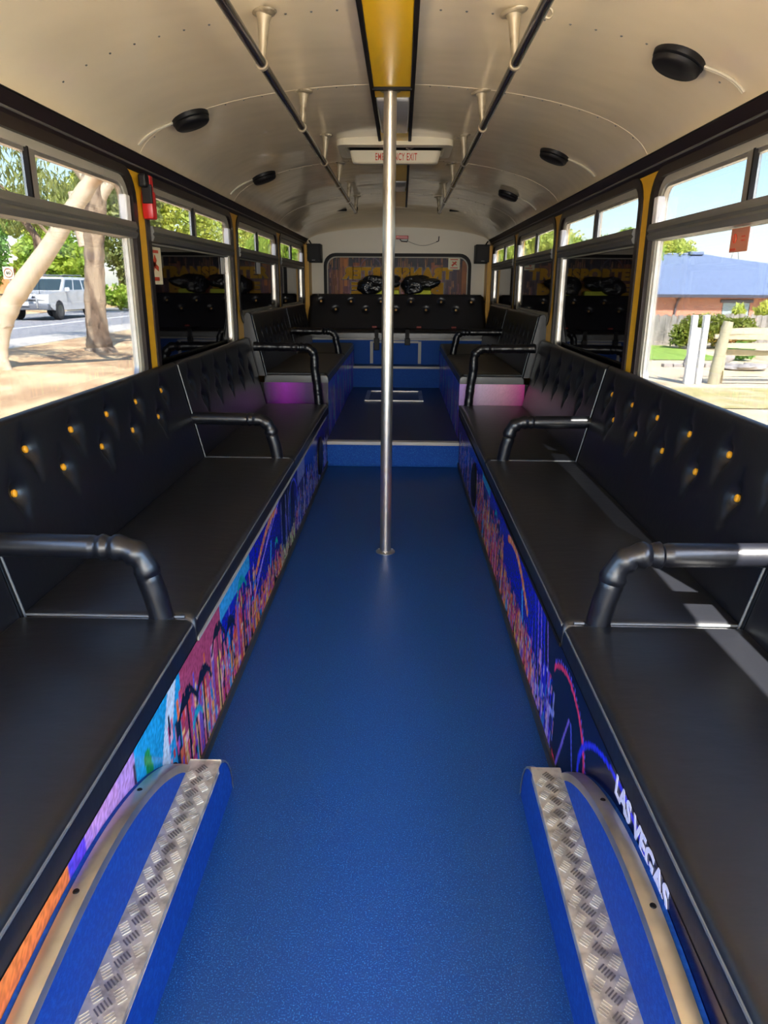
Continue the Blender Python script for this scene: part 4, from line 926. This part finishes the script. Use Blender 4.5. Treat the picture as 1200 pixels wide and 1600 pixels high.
# cars
def car(x, yf, zg, W, L, H, paint, name, label, bull=False):
    """front faces -y; x is the centre line, yf the front"""
    t = thing(name, (x, yf+L/2, zg), label, 'car')
    h = lambda v: zg+v*H/1.75
    Lk = L/4.9
    prof = [(0, .62), (.02, .95), (.10, 1.04), (1.25, 1.16), (1.35, 1.18), (4.7, 1.16), (4.86, 1.05), (4.9, .55), (4.6, .42)]
    rw_ = .40
    def archpts(c0): return [(c0+rw_*math.cos(a), .40+rw_*math.sin(a)) for a in [math.radians(k) for k in range(0, 181, 15)]]
    prof = prof+[(p[0], p[1]) for p in archpts(3.95)]+[(3.45, .38), (1.45, .38)]+[(p[0], p[1]) for p in archpts(.95)]+[(.45, .40)]
    b = MB().prism([[(p[0]*Lk, p[1]) for p in prof]], lambda u, v, q: (x+q, yf+u, h(v)), -W/2, W/2); b.build('body', paint, t, smooth=True)
    # tapered cabin
    lo = [(1.30, 1.15), (4.75, 1.15)]; ring0 = []; 
    A_ = [(-W/2+.03, 1.30), (W/2-.03, 1.30), (W/2-.03, 4.80), (-W/2+.03, 4.80)]; B_ = [(-W/2+.20, 2.05), (W/2-.20, 2.05), (W/2-.20, 4.60), (-W/2+.20, 4.60)]
    vs = [(x+p[0], yf+p[1]*Lk, h(1.14)) for p in A_]+[(x+p[0], yf+p[1]*Lk, h(1.70)) for p in B_]+[(x+p[0]*.86, yf+(p[1]*.97+.1)*Lk, h(1.75)) for p in B_]
    cb = MB().add(vs, [(0,1,2,3),(8,9,10,11)]+[(i, (i+1) % 4, 4+(i+1) % 4, 4+i) for i in range(4)]+[(4+i, 4+(i+1) % 4, 8+(i+1) % 4, 8+i) for i in range(4)]).build('cabin', paint, t)
    def quad(p, q, name='window', m='carglass', out=.006):
        pass
    def lerp3(a, b_, c, d, u, v): a, b_, c, d = map(Vector, (a, b_, c, d)); return (a*(1-u)+b_*u)*(1-v)+(d*(1-u)+c*u)*v
    def pane(face, u0, u1, v0, v1, nrm):
        a, b_, c, d = face; P_ = [lerp3(a, b_, c, d, u, v)+Vector(nrm)*.008 for u, v in ((u0, v0), (u1, v0), (u1, v1), (u0, v1))]
        Q_ = [p-Vector(nrm)*.02 for p in P_]
        MB().add(P_+Q_, [(0,1,2,3),(7,6,5,4)]+[(i, (i+1) % 4, 4+(i+1) % 4, 4+i) for i in range(4)]).build('window', 'carglass', cb)
    pane((vs[0], vs[1], vs[5], vs[4]), .05, .95, .10, .93, (0, -1, .3))
    for u0, u1 in ((.06, .31), (.35, .60), (.65, .93)):
        pane((vs[1], vs[2], vs[6], vs[5]), u0, u1, .14, .88, (1, 0, .2)); pane((vs[0], vs[3], vs[7], vs[4]), u0, u1, .14, .88, (-1, 0, .2))
    pane((vs[3], vs[2], vs[6], vs[7]), .08, .92, .2, .9, (0, 1, .2))
    for sx in (-1, 1):
        for yy in (.95, 3.95):
            wx = x+sx*(W/2-.10)
            wh = MB().lathe((wx-sx*.12, yf+yy*Lk, zg+.37), (sx, 0, 0), [(.26, 0), (.36, .02), (.375, .06), (.375, .19), (.35, .24), (.25, .25)], 24).build('wheel', 'tyre', t, smooth=True)
            b = MB().lathe((wx+sx*.12, yf+yy*Lk, zg+.37), (sx, 0, 0), [(.24, -.02), (.24, .01), (.07, .02), (.05, .03)], 16)
            b.build('rim', 'rim', wh, smooth=True)
        MB().bevbox((x+sx*(W/2-.36)-.17, yf-.015, h(.80)), (x+sx*(W/2-.36)+.17, yf+.08, h(1.0)), .03).build('headlamp', 'headlight', t, smooth=True)
        m_ = MB().bevbox((x+sx*(W/2+.10)-.10, yf+1.55*Lk, h(1.14)), (x+sx*(W/2+.10)+.10, yf+1.65*Lk, h(1.32)), .03).build('mirror', paint, t, smooth=True)
        for yy in (1.75, 2.75): MB().box((x+sx*(W/2)-.004, yf+yy*Lk, h(.55)), (x+sx*(W/2)+.004, yf+(yy+.012)*Lk, h(1.14))).build('door_seam', 'rubber', t)
        for yy in (2.45, 3.3): MB().bevbox((x+sx*(W/2)-.02, yf+yy*Lk, h(1.02)), (x+sx*(W/2)+.025, yf+(yy+.18)*Lk, h(1.06)), .008).build('door_handle', paint, t)
    MB().bevbox((x-.42, yf-.02, h(.78)), (x+.42, yf+.03, h(.98)), .02).build('grille', 'bumper', t)
    MB().bevbox((x-W/2-.01, yf-.12, h(.42)), (x+W/2+.01, yf+.16, h(.68)), .05).build('bumper', 'bumper', t, smooth=True)
    MB().box((x-.20, yf-.20, h(.60)), (x+.20, yf-.18, h(.72))).build('number_plate', 'whitewood', t)
    if bull:
        o = MB().tube([(x-.55, yf-.2, h(.5)), (x-.55, yf-.22, h(1.02)), (x-.42, yf-.2, h(1.12)), (x+.42, yf-.2, h(1.12)), (x+.55, yf-.22, h(1.02)), (x+.55, yf-.2, h(.5))], .035, 10).build('bull_bar', 'alu', t, smooth=True)
        MB().tube([(x-.85, yf-.14, h(.82)), (x-.5, yf-.2, h(.86)), (x+.5, yf-.2, h(.86)), (x+.85, yf-.14, h(.82))], .03, 8).build('cross_bar', 'alu', o, smooth=True)
        for sx in (-1, 1): MB().lathe((x+sx*.28, yf-.2, h(.98)), (0, -1, 0), [(.10, 0), (.11, .03), (.09, .05)], 16).build('driving_lamp', 'headlight', o, smooth=True)
        rk = MB().bevbox((x-.5, yf+2.6, h(1.80)), (x+.5, yf+3.7, h(1.84)), .01).build('roof_rack', 'bumper', t)
        for sx in (-.5, .5): MB().tube([(x+sx, yf+2.3, h(1.78)), (x+sx, yf+2.5, h(1.84)), (x+sx, yf+4.3, h(1.84)), (x+sx, yf+4.4, h(1.78))], .02, 8).build('side_rail', 'bumper', rk)
        MB().tube([(x+.45, yf+.3, h(1.0)), (x+.5, yf+.3, h(1.75))], .01, 6).build('aerial', 'rubber', t)
    return t
car(-15.22, 29.75, -.11, 1.86, 4.9, 1.72, 'carwhite', 'four_wheel_drive', 'white four wheel drive with bull bar and roof rack on the road', True)
car(-27.6, 43.5, .6, 1.9, 4.6, 1.75, 'carblack', 'estate_car', 'black car parked beyond the road at the left edge')
# speed sign
t = thing('speed_sign', (-18.0, 34, -.1), 'square cream speed sign with a circle on a post', 'sign')
MB().tube([(-18.0, 34, -.15), (-18.0, 34, 1.8)], .035, 8).build('sign_post', 'alu_pale', t)
pl = MB().bevbox((-18.25, 33.95, 1.52), (-17.76, 33.98, 2.06), .01).build('sign_plate', 'card', t)
MB().tube([(-18.0+.19*math.cos(a), 33.945, 1.79+.19*math.sin(a)) for a in [k*PI/12 for k in range(25)]], .022, 6, False).build('ring', 'orange_sticker', pl)
text_mesh('60', .2, 'numerals', 'rubber', pl, Matrix.Translation((-18.0, 33.94, 1.79)) @ Matrix.Rotation(PI/2, 4, 'X'), .002, .004)

# brick house on the right
t = thing('brick_house', (25, 45, -.9), 'red brick house with a blue grey hipped roof beyond the yard', 'house')
HX0, HX1 = 15.0, 36.0
f = lambda u, v, q: (u, q, v)
MB().prism([[(HX0, -1.0), (HX1, -1.0), (HX1, 1.0), (HX0, 1.0)], [(19.35, -.75), (21.0, -.75), (21.0, .62), (19.35, .62)], [(21.75, -.75), (23.4, -.75), (23.4, .45), (21.75, .45)]], f, 45, 45.25).build('wall', 'brick', t)
MB().box((HX0, 45.25, -1), (HX0+.25, 55, 1)).build('wall', 'brick', t)
ez = .93
b = MB(); A_ = (HX0-.5, 44.5, ez); B_ = (HX1+.5, 44.5, ez); C_ = (HX1+.5, 56.5, ez); D_ = (HX0-.5, 56.5, ez)
R1_ = (15.6, 50.3, 3.45); R2_ = (19.6, 50.3, 3.47); R3_ = (30, 50.3, 1.7)
b.add([A_, B_, C_, D_, R1_, R2_, R3_], [(0, 1, 6, 5, 4), (1, 2, 6), (2, 3, 4, 5, 6), (3, 0, 4)]); b.build('roof', 'roofblue', t)
MB().tube([R1_, R2_, R3_], .07, 8).build('ridge_cap', 'roofblue', t)
MB().bevbox((18.9, 49.9, 3.40), (19.8, 50.6, 3.62), .05).build('ridge_vent', 'roofblue', t)
MB().box((HX0-.5, 44.38, ez-.14), (HX1+.5, 44.55, ez+.04)).build('gutter', 'gutter', t)
MB().tube([(16.75, 44.9, .9), (16.55, 44.93, .3), (16.5, 44.93, -1)], .06, 8).build('downpipe', 'frame_dark', t)
d = MB().box((19.30, 45.05, -.78), (21.05, 45.12, .64)).build('sliding_door', 'frame_dark', t)
for x0 in (19.40, 20.22): MB().box((x0, 45.02, -.72), (x0+.74, 45.05, .55)).build('pane', 'blind', d)
MB().bevbox((19.2, 44.9, .50), (21.15, 45.05, .68), .02).build('lintel_box', 'frame_dark', t)
d = MB().box((21.8, 45.1, -.75), (23.4, 45.16, .45)).build('window', 'frame_dark', t); MB().box((21.9, 45.06, .15), (23.3, 45.1, .42)).build('pane', 'whitewood', d)
t = thing('roof_aerial', (21.6, 50.3, 3.0), 'thin roof aerial rising above the brick house', 'aerial')
for dx in (-.45, .45): MB().tube([(22.0+dx, 50.3, 2.3), (22.0, 50.3, 4.3)], .03, 6).build('stay', 'alu_pale', t)
# fences
t = thing('paling_fence', (9, 26, -.6), 'weathered grey timber paling fence in front of the brick house', 'fence')
b = MB(); x = 7.9; r = random.Random(4)
while x < 14.5:
    wd = r.uniform(.085, .10); h = .42+r.uniform(-.04, .03); yy = 26+(.0 if int(x*10) % 2 else .018)
    if x > 10.6: yy += .6; h += .02
    b.box((x, yy, -.62), (x+wd, yy+.018, h)); x += wd+.008
b.build('palings', 'paling', t, kind='stuff')
for z in (-.35, .2): MB().box((7.9, 26.04, z), (10.6, 26.09, z+.08)).build('fence_rail', 'paling', t)
for x in (7.95, 9.3): MB().box((x, 26.04, -.62), (x+.1, 26.14, .44)).build('fence_post', 'paling', t)
b = MB().box((5.75, 18.9, -.6), (6.28, 18.95, .62)); 
t = thing('gate_post', (6.33, 18.8, -.6), 'white painted post with a panel beyond the yard, left of the bollard', 'post', 'white gate posts')
b.build('panel', 'whitewood', t); MB().bevbox((6.28, 18.75, -.6), (6.44, 18.9, .72), .01).build('post', 'whitewood', t)
t = thing('gate_post', (6.2, 15.3, -.6), 'white twin post with a panel between, beside the log fence', 'post', 'white gate posts')
for x0, x1 in ((6.02, 6.13), (6.26, 6.37)): MB().bevbox((x0, 15.2, -.6), (x1, 15.32, .80), .008).build('post', 'whitewood', t)
MB().box((6.12, 15.27, -.6), (6.27, 15.30, .55)).build('panel', 'whitewood', t)
t = thing('rail_fence', (6.75, 15.3, -.6), 'rustic log post and sawn rail fence at the right edge', 'fence')
limb([(6.66, 15.3, -.65), (6.70, 15.3, 0), (6.79, 15.3, .68)], [.125, .115, .10], 'fence_post', 'log', t, 3)
MB().box((6.80, 15.36, -.6), (6.87, 15.42, .62)).build('fence_post', 'rail', t)
r = random.Random(9)
for z, zz, y0 in ((.49, .50, 15.25), (.20, .19, 15.28), (.03, .02, 15.62), (-.37, -.40, 15.25), (.33, .36, 15.9)):
    pts = [(6.80+.5*k, y0+r.uniform(-.02, .02), z+(zz-z)*k/8+r.uniform(-.012, .012)) for k in range(9)]
    b = MB()
    P_ = []
    for (px, py, pz) in pts:
        hh = .055+r.uniform(-.012, .01); P_.append([(px, py-.03, pz-hh), (px, py+.03, pz-hh), (px, py+.035, pz+hh), (px, py-.025, pz+hh), (px, py-.03, pz-hh)])
    b.grid(P_); b.add(P_[0][:4], [(0, 1, 2, 3)]); b.build('fence_rail', 'rail', t, smooth=True)
# hedge, bushes, rocks
tree(9.9, 24.6, -.6, [(9.75, 24.5, -.05, .62, .50), (10.5, 24.6, -.02, .6, .5), (9.3, 24.4, -.2, .35, .38), (11.3, 24.8, -.05, .7, .45)], 9000, .05, 'leaf_rust', 'dense green hedge with orange tips before the paling fence', 71, .5, None, 'bush', 'garden_hedge', trunk=False)
tree(9.6, 20.5, -.6, [(9.55, 20.5, -.35, .35, .25)], 900, .05, 'leaf_green', 'low green plant seen under the fence rails', 72, .3, None, 'bush', 'garden_shrub', trunk=False)
tree(14.0, 33, -.6, [(14.95, 33, .32, .28, .32), (16.2, 33, .38, .5, .4), (13.6, 33, -.1, .5, .3)], 1800, .09, 'leaf_yellow', 'spiky yellowish plants by the house door', 73, .4, None, 'bush', 'garden_shrub', droop=.4, trunk=False)
for i, (x, y, z, sx, lab) in enumerate([(7.55, 18.9, -.45, .17, 'pale rounded rock between the twin post and the log post'), (8.75, 19.6, -.45, .2, 'pale rock seen under the middle fence rail'), (8.6, 18.0, -.52, .5, 'long flat grey rock behind the log fence')]):
    tag(blob(80+i, (x, y, z), (sx, sx*.7, .16 if i < 2 else .07), .3, 3).build('garden_rock', 'rock', smooth=True), lab, 'rock')
t = thing('garden_kerb', (8, 18.6, -.6), 'row of dark edging stones along the garden bed', 'kerb')
for k in range(18):
    x = 6.75+k*.26; MB().bevbox((x, 18.55+rnd.uniform(-.03, .03), -.62), (x+.23, 18.75, -.50+rnd.uniform(-.02, .02)), .02).build('edging_stone', 'rock', t)
# timber pole and wires on the right
t = thing('power_pole', (10.15, 40, -.6), 'pale timber power pole seen through the second right window', 'pole')
MB().tube([(10.22, 40, -.8), (10.24, 40, 9)], [.20, .15], 14).build('pole', 'post', t, smooth=True)
MB().box((9.2, 39.85, 8.3), (10.9, 39.97, 8.42)).build('crossarm', 'post', t)
